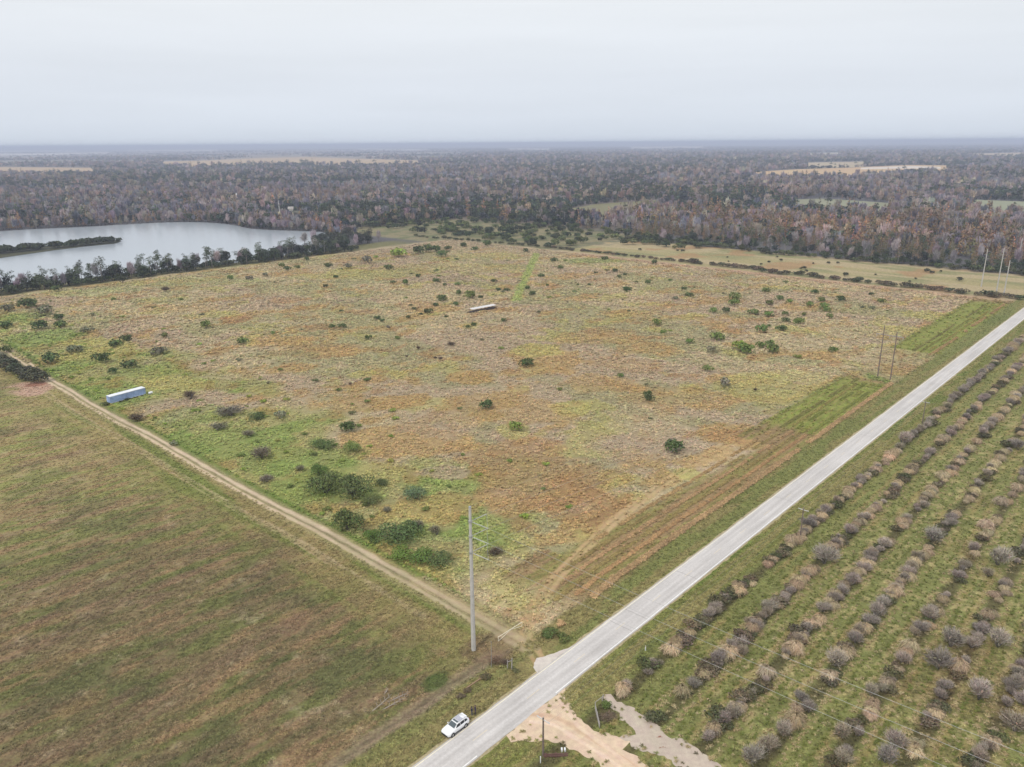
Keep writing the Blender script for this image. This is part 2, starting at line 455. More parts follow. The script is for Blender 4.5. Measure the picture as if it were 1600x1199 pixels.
    for px_, py_, rx, ry, pc, k in PATCH:
        sel = (np.abs(x - px_) < rx * 1.8) & (np.abs(y - py_) < ry * 1.8)
        if not sel.any(): continue
        d = np.hypot((x[sel] - px_) / rx, (y[sel] - py_) / ry) + (n2[sel] - .5) * 1.1 + (n1[sel] - .5) * .5
        kk = (1 - sm(.80, .98, d)) * min(1, k * .95)
        p[sel] = p[sel] * (1 - kk[:, None]) + pc * kk[:, None]
    # bare, paler margin at the back corner, and the old headland lines
    hl = np.abs(vnoise(s / 55, t / 30, 21) - .5)
    p = mixc(p, (1 - sm(.0, .012, hl)) * .35, lin((128, 116, 72)))
    back = sm(395, 425, s + ew * 16) * (1 - sm(-330, -300, t)) + (1 - sm(-440, -420, t + ew * 16)) * sm(280, 330, s)
    p = mixc(p, np.clip(back, 0, 1) * .85, lin((172, 150, 116)))
    edge = sm(424, 432, s + ew * 6) * sm(-320, -300, t)
    p = mixc(p, edge * .8, lin((178, 142, 110)))
    ld = seg_dist(x, y, LANE)
    p = mixc(p, (1 - sm(2.0, 3.6, ld + ew * 3)) * .9, lin((156, 166, 76)))
    pl_ = (p @ np.array((.25, .6, .15)))[:, None]
    p = pl_ + (p - pl_) * .86
    p = p * 1.16 * (0.84 + 0.32 * n4[:, None])
    c = c * (1 - pm[:, None]) + p * pm[:, None]
    # cut hay strip along the road side of the pasture: windrow lines run with the road
    hm = sm(40, 52, s + ew * 4) * (1 - sm(430, 440, s)) * sm(-27, -25, t + ew * 2.5) * (1 - sm(-7.2, -6.2, t))
    hm = hm * np.where((s > 236) & (s < 290), .35, 1.0) * np.where((s > 60) & (s < 150), sm(-24, -20, t - (s - 60) * .06), 1.0)
    gsec = sm(163, 172, s + ew * 3) * (1 - sm(228, 236, s)) + sm(282, 292, s) * (1 - sm(420, 430, s))
    h = np.tile(lin((158, 134, 94)), (len(x), 1))
    h = mixc(h, sm(.45, .6, fbm(s / 22, t / 1.5, 22)) * .75, lin((140, 138, 72)))
    h = mixc(h, gsec * .8, lin((138, 152, 62)))
    lines = np.abs(((t + ew * .5 + 200) / 2.1) % 1 - .5)
    h = mixc(h, (1 - sm(.1, .2, lines)) * .35, lin((160, 128, 92)))
    h = mixc(h, (1 - sm(.02, .1, np.abs(lines - .3))) * .4, lin((96, 84, 48)))
    c = c * (1 - hm[:, None]) + h * hm[:, None]
    # mown field left of the farm track
    lm = (1 - sm(29.5, 31.5, s + ew * 1.5)) * (1 - sm(-9, -6.5, t))
    st1 = fbm(s / 8 + n1 * 1.5, t / 2.2, 31); st2 = fbm(s / 9, t / 1.6, 32); st3 = fbm(s / 26, t / 6, 33)
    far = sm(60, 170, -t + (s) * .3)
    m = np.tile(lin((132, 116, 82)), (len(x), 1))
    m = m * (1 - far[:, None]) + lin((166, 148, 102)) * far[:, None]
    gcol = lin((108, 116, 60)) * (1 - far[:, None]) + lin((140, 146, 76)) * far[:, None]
    gk = np.clip(sm(.38, .58, st1 * .7 + n2 * .3) * .72, 0, 1)[:, None]
    m = m * (1 - gk) + gcol * gk
    m = mixc(m, sm(.54, .66, st2) * .55, lin((160, 128, 94)))
    m = mixc(m, sm(.55, .68, st3) * .4, lin((132, 106, 86)))
    m = mixc(m, sm(.56, .70, n2) * .35, lin((92, 88, 64)))
    m = mixc(m, sm(.70, .82, n4) * .4, lin((166, 150, 120)))
    hd = sm(12, 26, s + ew * 10)
    m = mixc(m, hd * .6, lin((158, 142, 88)))
    m = mixc(m, hd * sm(.45, .6, fbm(s / 2.6, t / 40, 35)) * .8, lin((116, 128, 58)))
    m = m * (0.84 + 0.3 * n4[:, None])
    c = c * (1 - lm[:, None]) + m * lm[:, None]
    # farm track: two worn wheel lines, grass between
    wob = (vnoise(t / 23, s * 0, 41) - .5) * 1.2 + np.where(t < -225, sm(-225, -330, t) * 4.5, 0)
    ts = s - 31.2 - wob
    tk = (t < -2.0)
    body = (1 - sm(2.0, 3.3, np.abs(ts) + ew * 1.6)) * tk
    c = mixc(c, body * .7, lin((164, 150, 104)))
    rut2 = (1 - sm(.2, .9, np.abs(ts + 6.2) + ew * 1.6)) * (t < -26)
    c = mixc(c, rut2 * .4, lin((186, 166, 128)))
    c = mixc(c, (1 - sm(.5, 1.1, np.abs(ts - 3.2) + ew)) * tk * .8, lin((112, 132, 56)))
    # bare red earth by the hedge end on the track
    be = np.hypot((s - 24) / 7, (t + 243) / 11) + ew * 1.2
    c = mixc(c, (1 - sm(.7, 1.05, be)) * .9, lin((196, 160, 138)))
    c = mixc(c, (1 - sm(.3, .7, np.hypot((s - 25.5) / 6, (t + 247) / 5) + ew)) * .6, lin((150, 92, 70)))
    # fan of tracks at the gate
    gt = [W(31, -2), W(33, -8), W(38, -12), W(52, -17), W(80, -22), W(110, -24)]
    gd = seg_dist(x, y, [tuple(q) for q in gt])
    c = mixc(c, (1 - sm(.9, 1.8, gd + ew * 1.5)) * .65, lin((182, 156, 112)))
    gd2 = seg_dist(x, y, [tuple(q) for q in [W(32, -3), W(33.5, -9), W(34, -20), W(32.5, -36)]])
    c = mixc(c, (1 - sm(1.2, 2.6, gd2 + ew * 2)) * .7, lin((176, 156, 116)))
    # verges
    vl = sm(-8.2, -7.0, t + ew * 1.5) * (1 - sm(.2, .4, t))
    v = np.tile(lin((130, 132, 74)), (len(x), 1))
    v = mixc(v, sm(.48, .62, fbm(s / 20, t / 1.6, 51)) * .6, lin((154, 136, 90)))
    v = mixc(v, sm(.6, .7, n2) * .5, lin((108, 118, 58)))
    v = mixc(v, (1 - sm(30, 40, s)) * .35, lin((140, 128, 84)))
    c = c * (1 - vl[:, None]) + v * vl[:, None]
    # muddy ditch left of the road, below the track mouth
    dd = np.abs(t + 9.0 + (n1 - .5) * 2.0) + ew * .9
    dm = (1 - sm(1.0, 2.0, dd)) * (1 - sm(24, 29, s))
    c = mixc(c, dm * .55, lin((158, 138, 112)))
    c = mixc(c, (1 - sm(.2, .7, dd)) * (1 - sm(24, 29, s)) * .6, lin((92, 84, 66)))
    c = mixc(c, (1 - sm(.6, 1.0, np.hypot((s - 26) / 4, (t + 11) / 4) + ew * 2)) * .55, lin((134, 106, 86)))
    c = mixc(c, (1 - sm(.6, 1.0, np.hypot((s - 14.0) / 3.4, (t + 11.5) / 2.8) + ew)) * .8, lin((76, 98, 44)))
    # right verge and orchard
    om = sm(5.0, 5.2, t)
    q = np.tile(lin((128, 130, 68)), (len(x), 1))
    q = mixc(q, sm(.46, .6, fbm(s / 26, t / .9, 52)) * .7, lin((156, 142, 92)))
    q = mixc(q, sm(.58, .68, fbm(s / 12, t / 2, 53)) * .6, lin((100, 120, 50)))
    orch = sm(10.2, 12.0, t + ew)
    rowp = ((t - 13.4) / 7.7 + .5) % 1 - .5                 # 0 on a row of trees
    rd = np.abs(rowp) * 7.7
    g = np.tile(lin((132, 134, 76)), (len(x), 1))
    g = mixc(g, sm(.48, .62, fbm(s / 9, t / 2.2, 54)) * .6, lin((140, 138, 80)))
    g = mixc(g, (1 - sm(.25, .7, np.abs(rd - 2.6) + ew * .6)) * sm(.38, .6, fbm(s / 11, t / 2, 55)) * .65, lin((164, 142, 92)))
    g = mixc(g, sm(.60, .70, fbm(s / 1.3, t / 1.3, 56, 3)) * .75 * sm(20, 26, t), lin((186, 170, 118)))
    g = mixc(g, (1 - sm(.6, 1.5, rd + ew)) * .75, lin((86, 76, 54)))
    g = mixc(g, sm(.6, .7, n1) * .4 * sm(34, 44, t), lin((138, 112, 78)))
    g = g * (0.84 + 0.3 * n4[:, None])
    q = q * (1 - orch[:, None]) + g * orch[:, None]
    c = c * (1 - om[:, None]) + q * om[:, None]
    lum = (c @ np.array((.25, .6, .15)))[:, None]
    c = lum + (c - lum) * 0.96
    return np.clip(c * K_G, 0.004, 0.85)

def axis_steps(segs):
    v = [segs[0][0]]
    for a, b, d0, d1 in segs:
        x = a
        while x < b - 1e-6:
            q = (x - a) / (b - a)
            x = min(b, x + d0 * (d1 / d0) ** q); v.append(x)
    return np.array(sorted(set(v)))
xp = axis_steps([(0, 120, .95, .95), (120, 480, 1.6, 3.2), (480, 1500, 5, 30), (1500, 30000, 60, 2500)])
xs_ = np.concatenate([-xp[:0:-1], xp])
ys_ = np.concatenate([-axis_steps([(0, 30000, 200, 6000)])[:0:-1], axis_steps([(0, 72, 24, 4), (72, 210, .75, 1.0), (210, 720, 1.1, 3.6), (720, 1500, 5, 20), (1500, 30000, 40, 2000)])])
gx, gy = np.meshgrid(xs_, ys_)
gx = gx.ravel(); gy = gy.ravel()
nx, ny = len(xs_), len(ys_)
ii = np.arange(nx * ny).reshape(ny, nx)
gq = np.stack([ii[:-1, :-1].ravel(), ii[:-1, 1:].ravel(), ii[1:, 1:].ravel(), ii[1:, :-1].ravel()], 1)
gcol_ = ground_colour(gx, gy)
_s, _t = ST(gx, gy)          # pasture thatch and soil darkened to paint shade into the gaps between tussocks
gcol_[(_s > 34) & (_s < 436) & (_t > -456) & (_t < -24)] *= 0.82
gme = mesh_np('ground', np.stack([gx, gy, np.zeros(len(gx))], 1), gq)
set_col(gme, 'col', gcol_)
ground = tag(link('ground', gme, M_GROUND), kind='structure')
print('ground verts', len(gx))

def sheet(name, poly, z, col255, mat, inset_noise=0):
    me = bpy.data.meshes.new(name)
    me.from_pydata([(p[0], p[1], z) for p in poly], [], [tuple(range(len(poly)))])
    me.update()
    bm = bmesh.new(); bm.from_mesh(me); bmesh.ops.triangulate(bm, faces=bm.faces); bmesh.ops.recalc_face_normals(bm, faces=bm.faces)
    for fc in bm.faces:
        if fc.normal.z < 0: fc.normal_flip()
    bm.to_mesh(me); bm.free()
    if col255 is not None: set_col(me, 'col', np.tile(lin(col255) * K_G, (len(me.vertices), 1)))
    return tag(link(name, me, mat), kind='structure')
M_FAR = ground_mat('far_field', fine=0.03, amp=0.10, bump=0)
for i, (p, c) in enumerate(CLEAR):
    sheet('clearing', p, 0.3 + 0.02 * i, c, M_FAR)

# water
m, nt, b = new_mat('lake_water')
b.inputs['Base Color'].default_value = (0.35, 0.385, 0.42, 1)
b.inputs['Roughness'].default_value = 0.2
b.inputs['IOR'].default_value = 1.33
N, L = nt.nodes, nt.links
ge = N.new('ShaderNodeNewGeometry')
mp = N.new('ShaderNodeMapping'); mp.inputs['Rotation'].default_value[2] = 0.5; mp.inputs['Scale'].default_value = (0.25, 0.9, 1)
L.new(ge.outputs['Position'], mp.inputs['Vector'])
nz = N.new('ShaderNodeTexNoise'); nz.inputs['Scale'].default_value = 0.6; nz.inputs['Detail'].default_value = 4
L.new(mp.outputs['Vector'], nz.inputs['Vector'])
bp = N.new('ShaderNodeBump'); bp.inputs['Strength'].default_value = 0.12; bp.inputs['Distance'].default_value = 0.12
L.new(nz.outputs['Fac'], bp.inputs['Height']); L.new(bp.outputs['Normal'], b.inputs['Normal'])
M_WATER = m
sheet('lake_water', LAKE, 0.12, None, M_WATER)
sheet('island_ground', ISLAND, 0.30, (84, 84, 62), M_GROUND)

# ------------------------------------------------------------------ road
m, nt, b = new_mat('worn_asphalt')
N, L = nt.nodes, nt.links
tc = N.new('ShaderNodeTexCoord')
def nzn(scale, vec=None, detail=5):
    q = N.new('ShaderNodeTexNoise'); q.inputs['Scale'].default_value = scale; q.inputs['Detail'].default_value = detail
    if vec is not None: L.new(vec, q.inputs['Vector'])
    return q
mp = N.new('ShaderNodeMapping'); mp.inputs['Scale'].default_value = (0.035, 1.1, 1)
L.new(tc.outputs['Object'], mp.inputs['Vector'])
a1 = nzn(1.0, mp.outputs['Vector']); a2 = nzn(2.2, tc.outputs['Object']); a3 = nzn(0.12, tc.outputs['Object'], 3)
r1 = N.new('ShaderNodeValToRGB')
r1.color_ramp.elements[0].position = .3; r1.color_ramp.elements[0].color = (0.42, 0.392, 0.372, 1)
r1.color_ramp.elements[1].position = .7; r1.color_ramp.elements[1].color = (0.56, 0.53, 0.51, 1)
L.new(a1.outputs['Fac'], r1.inputs['Fac'])
mm = N.new('ShaderNodeMath'); mm.operation = 'ADD'; L.new(a2.outputs['Fac'], mm.inputs[0]); L.new(a3.outputs['Fac'], mm.inputs[1])
mr = N.new('ShaderNodeMapRange'); mr.inputs['From Min'].default_value = .7; mr.inputs['From Max'].default_value = 1.3; mr.inputs['To Min'].default_value = .88; mr.inputs['To Max'].default_value = 1.1
L.new(mm.outputs[0], mr.inputs['Value'])
sc = N.new('ShaderNodeVectorMath'); sc.operation = 'SCALE'
L.new(r1.outputs['Color'], sc.inputs[0]); L.new(mr.outputs['Result'], sc.inputs['Scale'])
L.new(sc.outputs['Vector'], b.inputs['Base Color']); b.inputs['Roughness'].default_value = .85
M_ROAD = m
def road_paint(name, col):
    m, nt, b = new_mat(name)
    N, L = nt.nodes, nt.links
    tc = N.new('ShaderNodeTexCoord')
    q = N.new('ShaderNodeTexNoise'); q.inputs['Scale'].default_value = 1.2; q.inputs['Detail'].default_value = 6
    L.new(tc.outputs['Object'], q.inputs['Vector'])
    mx = N.new('ShaderNodeMix'); mx.data_type = 'RGBA'
    mr = N.new('ShaderNodeMapRange'); mr.inputs['From Min'].default_value = .35; mr.inputs['From Max'].default_value = .65
    mr.inputs['To Min'].default_value = .6; mr.inputs['To Max'].default_value = 1
    L.new(q.outputs['Fac'], mr.inputs['Value']); L.new(mr.outputs['Result'], mx.inputs['Factor'])
    mx.inputs['A'].default_value = (0.50, 0.475, 0.455, 1); mx.inputs['B'].default_value = (*col, 1)
    L.new(mx.outputs['Result'], b.inputs['Base Color']); b.inputs['Roughness'].default_value = .7
    return m
M_WHITE_LINE = road_paint('worn_white_paint', (0.80, 0.79, 0.76))
M_PALE_LINE = road_paint('worn_cream_paint', (0.78, 0.71, 0.54))
M_YELLOW_LINE = road_paint('worn_yellow_paint', (0.68, 0.57, 0.38))
road_rz = TH
def ribbon(s0, s1, t0, t1, z0, step=2.0, jag0=0.0, jag1=0.0, seed=0):
    """strip along the road in road coordinates, ragged edges"""
    n = max(1, int((s1 - s0) / step)); sv = np.linspace(s0, s1, n + 1)
    a = t0 + (fbm(sv / 2.5, sv * 0, 70 + seed) - .5) * jag0; bq = t1 + (fbm(sv / 2.5, sv * 0, 80 + seed) - .5) * jag1
    v = []; f = []
    for i in range(n + 1):
        v += [(sv[i], -a[i], z0), (sv[i], -bq[i], z0)]
    for i in range(n): f.append((2 * i, 2 * i + 1, 2 * i + 3, 2 * i + 2))
    mb = MB(); mb.v = v; mb.f = f; return mb
road = ribbon(-260, 1500, -0.22, ROAD_W + .22, 0.05, 1.0, .28, .28).build('road', M_ROAD, loc=(O_[0], O_[1], 0), rz=road_rz)
tag(road, kind='structure')
ribbon(-260, 1500, 0.02, 0.19, 0.058, 3, .03, .03, 3).build('edge_line', M_PALE_LINE, road)
l2 = ribbon(-260, 7.5, ROAD_W - .20, ROAD_W - .02, 0.058, 3, .03, .03, 4).build('edge_line', M_WHITE_LINE, road)
l3 = ribbon(25.5, 1500, ROAD_W - .20, ROAD_W - .02, 0.058, 3, .03, .03, 5).build('edge_line', M_WHITE_LINE, road)
dash = ribbon(0, 3.0, ROAD_W / 2 - .05, ROAD_W / 2 + .05, 0.058, 1).build('centre_dash', M_YELLOW_LINE, road)
dash.location.x = -3
for k in range(-3, 42):
    if k == 0: continue
    d2 = dash.copy(); COL.objects.link(d2); d2.parent = road; d2.location.x = -3 + k * 12.2
M_CRACK = plain('road_joint', (0.20, 0.185, 0.175), .9)
for k, sj in enumerate((-4, 47.5, 52.5, 71, 118, 176)):
    mb = MB(); n = 8
    for i in range(n + 1):
        tt = 0.1 + (ROAD_W - .2) * i / n; ds = math.sin(i * 2.1 + k) * .06
        mb.v += [(sj + ds - .035, -tt, .057), (sj + ds + .035, -tt, .057)]
    mb.f = [(2 * i, 2 * i + 1, 2 * i + 3, 2 * i + 2) for i in range(n)]
    mb.build('joint', M_CRACK, road)
# bare earth: sandy entrance, its paler spur, the concrete apron, the wheel lines of the farm track
M_SAND = ground_mat('bare_sand', fine=1.1, amp=0.13, bump=0.25, bdist=0.08)
def ragged(poly, step=.55, amp=.5, seed=0):
    out = []
    for i in range(len(poly)):
        a = np.array(poly[i]); b_ = np.array(poly[(i + 1) % len(poly)]); d = b_ - a; l = np.hypot(*d); n = max(1, int(l / step))
        nn = np.array((-d[1], d[0])) / (l + 1e-9)
        for k in range(n):
            p = a + d * k / n
            q = fbm(np.array([p[0] * .9 + seed]), np.array([p[1] * .9]), 65)[0] - .5
            out.append(p + nn * q * amp * 2)
    return out
sheet('sandy_entrance', ragged(SAND, seed=1, amp=.8), 0.032, (224, 199, 172), M_SAND)
sheet('spur_track', ragged(SPUR, seed=2, amp=1.1), 0.022, (200, 184, 168), M_SAND)
for k_, (rx_, ry_, ra_, rb_) in enumerate([(1031, 1152, 5, 2.2), (1035, 1168, 5.5, 1.5)]):
    RED = [G(rx_ + ra_ * math.cos(w) * (1 + .4 * math.sin(3 * w)), ry_ + rb_ * math.sin(w)) for w in np.linspace(0, 6.28, 12)[:-1]]
    sheet('red_earth', ragged(RED, .3, .35, 3 + k_), 0.036, (158, 116, 98), M_SAND)
ap = [W(30.2, -2.9), W(31.5, -2.0), W(35, -.9), W(37.5, -.22), W(32, -.22), W(27.2, -.22), W(27.4, -1.0), W(28.8, -2.5)]
sheet('entrance_apron', ragged(ap, .4, .35, 4), 0.03, (216, 206, 196), M_SAND)
def wheel_line(off, w, z, t_from, t_to, fade, colr, seed):
    tv = np.arange(t_from, t_to, -.8); v = []; f = []; cl = []
    wob = (vnoise(tv / 23, tv * 0, 41) - .5) * 1.2 + np.where(tv < -225, sm(-225, -330, tv) * 4.5, 0) + 31.2
    wv = w * (0.55 + .9 * fbm(tv / 3.5, tv * 0 + seed, 66))
    c0 = wob + off + (fbm(tv / 6, tv * 0 + seed, 67) - .5) * .35
    k = np.clip(fade(tv) * (0.55 + .9 * fbm(tv / 5, tv * 0 + seed, 68)), 0, 1)
    prof = [(-1.9, 0), (-1, .75), (0, 1), (1, .75), (1.9, 0)]
    P = []
    for i in range(len(tv)):
        for a_, q in prof: P.append(W(c0[i] + a_ * wv[i], tv[i]))
    P = np.array(P); g = ground_colour(P[:, 0], P[:, 1])
    q = np.tile([b_ for _, b_ in prof], len(tv)) * np.repeat(k, 5)
    cl = g * (1 - q[:, None]) + lin(colr) * K_G * q[:, None]
    n = len(tv); quads = []
    for i in range(n - 1):
        for j in range(4): quads.append((i * 5 + j, i * 5 + j + 1, (i + 1) * 5 + j + 1, (i + 1) * 5 + j))
    me = mesh_np('wheel_track', np.column_stack([P, np.full(len(P), z)]), quads); set_col(me, 'col', cl)
    me.flip_normals() if me.polygons[0].normal.z < 0 else None
    tag(link('wheel_track', me, M_SAND), kind='structure')
full = lambda tv: np.interp(-tv, [10, 30, 60, 90, 330], [.35, .45, .8, 1, .95])
wheel_line(-.95, .40, .018, -4, -345, full, (212, 190, 160), 1)
wheel_line(.95, .44, .023, -4, -345, full, (214, 192, 164), 9)
wheel_line(-5.6, .22, .008, -40, -235, lambda tv: tv * 0 + .45, (196, 174, 140), 17)
wheel_line(-7.3, .22, .011, -50, -235, lambda tv: tv * 0 + .40, (196, 174, 140), 25)
def bend_track(pts, off, w, z, k0, colr, seed, under=None):
    pts = np.array(pts); P0 = []
    for i in range(len(pts) - 1):
        p0, p1, p2, p3 = pts[max(i - 1, 0)], pts[i], pts[i + 1], pts[min(i + 2, len(pts) - 1)]
        for q in np.linspace(0, 1, 14)[:-1]:
            P0.append(.5 * ((2 * p1) + (-p0 + p2) * q + (2 * p0 - 5 * p1 + 4 * p2 - p3) * q * q + (-p0 + 3 * p1 - 3 * p2 + p3) * q ** 3))
    P0 = np.array(P0); d = np.gradient(P0, axis=0); d /= np.hypot(d[:, 0], d[:, 1])[:, None]; nn = np.stack([-d[:, 1], d[:, 0]], 1)
    n = len(P0); u = np.arange(n) * .7
    wv = w * (.6 + .8 * fbm(u / 3, u * 0 + seed, 66)); k = np.clip(k0 * (.5 + fbm(u / 4, u * 0 + seed, 68)), 0, 1) * np.minimum(1, (n - 1 - np.arange(n)) / 18)
    prof = [(-1.9, 0), (-1, .75), (0, 1), (1, .75), (1.9, 0)]
    P = np.concatenate([(P0[i] + nn[i] * (off + a_ * wv[i]))[None] for i in range(n) for a_, _ in prof])
    q = np.tile([b_ for _, b_ in prof], n) * np.repeat(k, 5)
    cl = (ground_colour(P[:, 0], P[:, 1]) if under is None else np.tile(lin(under) * K_G, (len(P), 1))) * (1 - q[:, None]) + lin(colr) * K_G * q[:, None]
    quads = [(i * 5 + j, (i + 1) * 5 + j, (i + 1) * 5 + j + 1, i * 5 + j + 1) for i in range(n - 1) for j in range(4)]
    me = mesh_np('wheel_track', np.column_stack([P, np.full(len(P), z)]), quads); set_col(me, 'col', cl)
    if me.polygons[0].normal.z < 0: me.flip_normals()
    tag(link('wheel_track', me, M_SAND), kind='structure')
bend = [W(29.5, -1.2), W(31.5, -5), W(35, -9.5), W(42, -13.0), W(56, -17.5), W(80, -22), W(112, -25), W(150, -26)]
bend_track(bend, -.85, .36, .013, .75, (196, 168, 126), 3); bend_track(bend, .85, .36, .0155, .75, (192, 162, 120), 5)
ent = [G(828, 1122), G(868, 1128), G(905, 1150), G(950, 1178), G(1000, 1215), G(1040, 1250)]
bend_track(ent, -.8, .30, .038, .7, (238, 214, 192), 7, (226, 197, 170)); bend_track(ent, .8, .30, .042, .7, (206, 174, 146), 8, (226, 197, 170))
ent2 = [G(868, 1088), G(884, 1112), G(905, 1138), G(935, 1160), G(965, 1184), G(1000, 1215)]
bend_track(ent2, .2, .26, .046, .55, (236, 212, 190), 9, (226, 197, 170))
M_SHOULDER = ground_mat('gravel_edge', fine=3.0, amp=.3, bump=.4, bdist=.05)
for t0_, t1_, sd in ((-.62, -.05, 11), (ROAD_W + .05, ROAD_W + .62, 12)):
    q = ribbon(-260, 700, t0_, t1_, .012, .6, .7 if t0_ < 0 else .1, .1 if t0_ < 0 else .7, sd).build('gravel_edge', M_SHOULDER, loc=(O_[0], O_[1], 0), rz=road_rz)
    set_col(q.data, 'col', np.tile(lin((178, 164, 130)) * K_G, (len(q.data.vertices), 1))); tag(q, kind='structure')

# ------------------------------------------------------------------ plants: shapes
def leaf_quads(cen, nrm, size, aspect, rng, droop=0.0):
    n = len(cen)
    nrm = nrm + rng.normal(0, .55, (n, 3)); nrm /= np.linalg.norm(nrm, axis=1)[:, None] + 1e-9
    up = rng.normal(0, 1, (n, 3)); up[:, 2] -= droop
    a = np.cross(nrm, up); a /= np.linalg.norm(a, axis=1)[:, None] + 1e-9
    bb = np.cross(nrm, a)
    sz = size * rng.uniform(.6, 1.3, n)[:, None]
    a = a * sz * aspect; bb = bb * sz
    k = rng.uniform(.3, .8, n)[:, None]
    v = np.stack([cen - a * k - bb, cen + a * .9 - bb * .3, cen + a * k + bb, cen - a + bb * .3], 1).reshape(-1, 3)
    q = np.arange(n * 4).reshape(-1, 4)
    return v, q
def lobes_points(lobes, n, rng, lo=.72, hi=1.06, low=-.5):
    w = np.array([l[3] * l[4] + l[3] * l[5] for l in lobes]); w /= w.sum()
    pick = rng.choice(len(lobes), n, p=w)
    L_ = np.array([[l[0], l[1], l[2], l[3], l[4], l[5]] for l in lobes])[pick]
    d = rng.normal(0, 1, (n, 3)); d /= np.linalg.norm(d, axis=1)[:, None]
    d[:, 2] = np.where(d[:, 2] < low, -d[:, 2], d[:, 2])
    r = rng.uniform(lo, hi, n)[:, None]
    return L_[:, :3] + d * r * L_[:, 3:6], d
def leaf_mesh(name, parts):
    """parts: list of (verts, quads, shade colours)"""
    V = []; Q = []; C = []; k = 0
    for v, q, c in parts:
        V.append(v); Q.append(q + k); C.append(c); k += len(v)
    me = mesh_np(name, np.concatenate(V), np.concatenate(Q))
    set_col(me, 'shade', np.concatenate(C)); me.materials.append(M_LEAF)
    return me
def shades(n, rng, lo=.6, hi=1.3, hue=.08):
    s = rng.uniform(lo, hi, n)[:, None] * (1 + rng.normal(0, hue, (n, 3)))
    return np.repeat(np.clip(s, .2, 2), 4, axis=0)
def thin_quads(p0, p1, w, rng, level=0.0):
    d = p1 - p0; n = len(d)
    a = np.cross(d, rng.normal(0, 1, (n, 3)) + np.array((0, 0, level))); a /= np.linalg.norm(a, axis=1)[:, None] + 1e-9
    w = np.asarray(w).reshape(-1, 1) * np.ones((n, 1))
    v = np.stack([p0 - a * w, p0 + a * w, p1 + a * w * .35, p1 - a * w * .35], 1).reshape(-1, 3)
    return v, np.arange(n * 4).reshape(-1, 4)
def crown_mesh(name, lobes, n, size, seed, aspect=.6, lo=.72, hue=.07, low=-.5, shlo=.6, shhi=1.3):
    rng = np.random.default_rng(seed)
    c, d = lobes_points(lobes, n, rng, lo, low=low)
    c[:, 2] = np.maximum(c[:, 2], .05)
    v, q = leaf_quads(c, d, size, aspect, rng)
    v[:, 2] = np.maximum(v[:, 2], 0.0)
    return leaf_mesh(name, [(v, q, shades(n, rng, shlo, shhi, hue))])
def twig_mesh(name, lobes, n, width, seed, leaf_n=0, leaf_size=.2, lo=.25):
    rng = np.random.default_rng(seed)
    c1, d = lobes_points(lobes, n, rng, .62, 1.28, low=-.15)
    base = np.array([l[:3] for l in lobes]).mean(0) * np.array([1, 1, .35])
    c0 = base + (c1 - base) * rng.uniform(lo, .75, n)[:, None] + rng.normal(0, .06, (n, 3)) * np.abs(c1).max()
    c0[:, 2] = np.maximum(c0[:, 2], .02)
    v, q = thin_quads(c0, c1, width * rng.uniform(.6, 1.4, n), rng)
    parts = [(v, q, shades(n, rng, .65, 1.35, .04))]
    if leaf_n:
        c, d = lobes_points(lobes, leaf_n, rng, .3, .95, low=-.3)
        c[:, 2] = np.maximum(c[:, 2], .05)
        v, q = leaf_quads(c, d, leaf_size, .5, rng); v[:, 2] = np.maximum(v[:, 2], 0)
        parts.append((v, q, shades(leaf_n, rng, .35, .85, .06) * np.array([.85, .82, .72])))
    return leaf_mesh(name, parts)
def mound_mesh(name, r, h, n, seed, width=.07, droop=1.0):
    """grass or vine hanging over a dead stump: arching blades"""
    rng = np.random.default_rng(seed)
    ang = rng.uniform(0, 2 * math.pi, n); rr = r * rng.uniform(.15, .75, n)
    hx = h * (1 - .45 * (rr / r) ** 2) * rng.uniform(.75, 1.1, n)
    lump = 1 + .25 * np.sin(ang * 3 + seed)
    top = np.stack([np.cos(ang) * rr * lump, np.sin(ang) * rr * lump, hx], 1)
    ang2 = ang + rng.normal(0, .5, n)
    ln = rng.uniform(.3, .6, n) * r
    tip = top + np.stack([np.cos(ang2) * ln, np.sin(ang2) * ln, -rng.uniform(.1, .75, n) * h * droop], 1)
    tip[:, 2] = np.maximum(tip[:, 2], .02)
    v, q = thin_quads(top, tip, width * rng.uniform(.7, 1.5, n), rng, 1.5)
    m2 = n // 2
    b0 = np.stack([np.cos(ang[:m2]) * rr[:m2] * .5, np.sin(ang[:m2]) * rr[:m2] * .5, np.zeros(m2)], 1)
    v2, q2 = thin_quads(b0, top[:m2], width * np.ones(m2), rng)
    return leaf_mesh(name, [(v, q, shades(n, rng, .6, 1.35, .05)), (v2, q2, shades(m2, rng, .5, .9, .05))])
def lob(seed, n, r, h, spread=.55, base=.1, flat=.8):
    rng = random.Random(seed); out = []
    for i in range(n):
        a = rng.uniform(0, 6.28); q = spread * r * math.sqrt(rng.random())
        lr = r * rng.uniform(.38, .62)
        lz = h * rng.uniform(.45, .62) if i else h * .55
        lh = min(lz - base, h - lz) * rng.uniform(.85, 1.05) + .02
        out.append((q * math.cos(a), q * math.sin(a), lz, lr, lr * rng.uniform(.8, 1.1), max(lh, h * .2)))
    return out
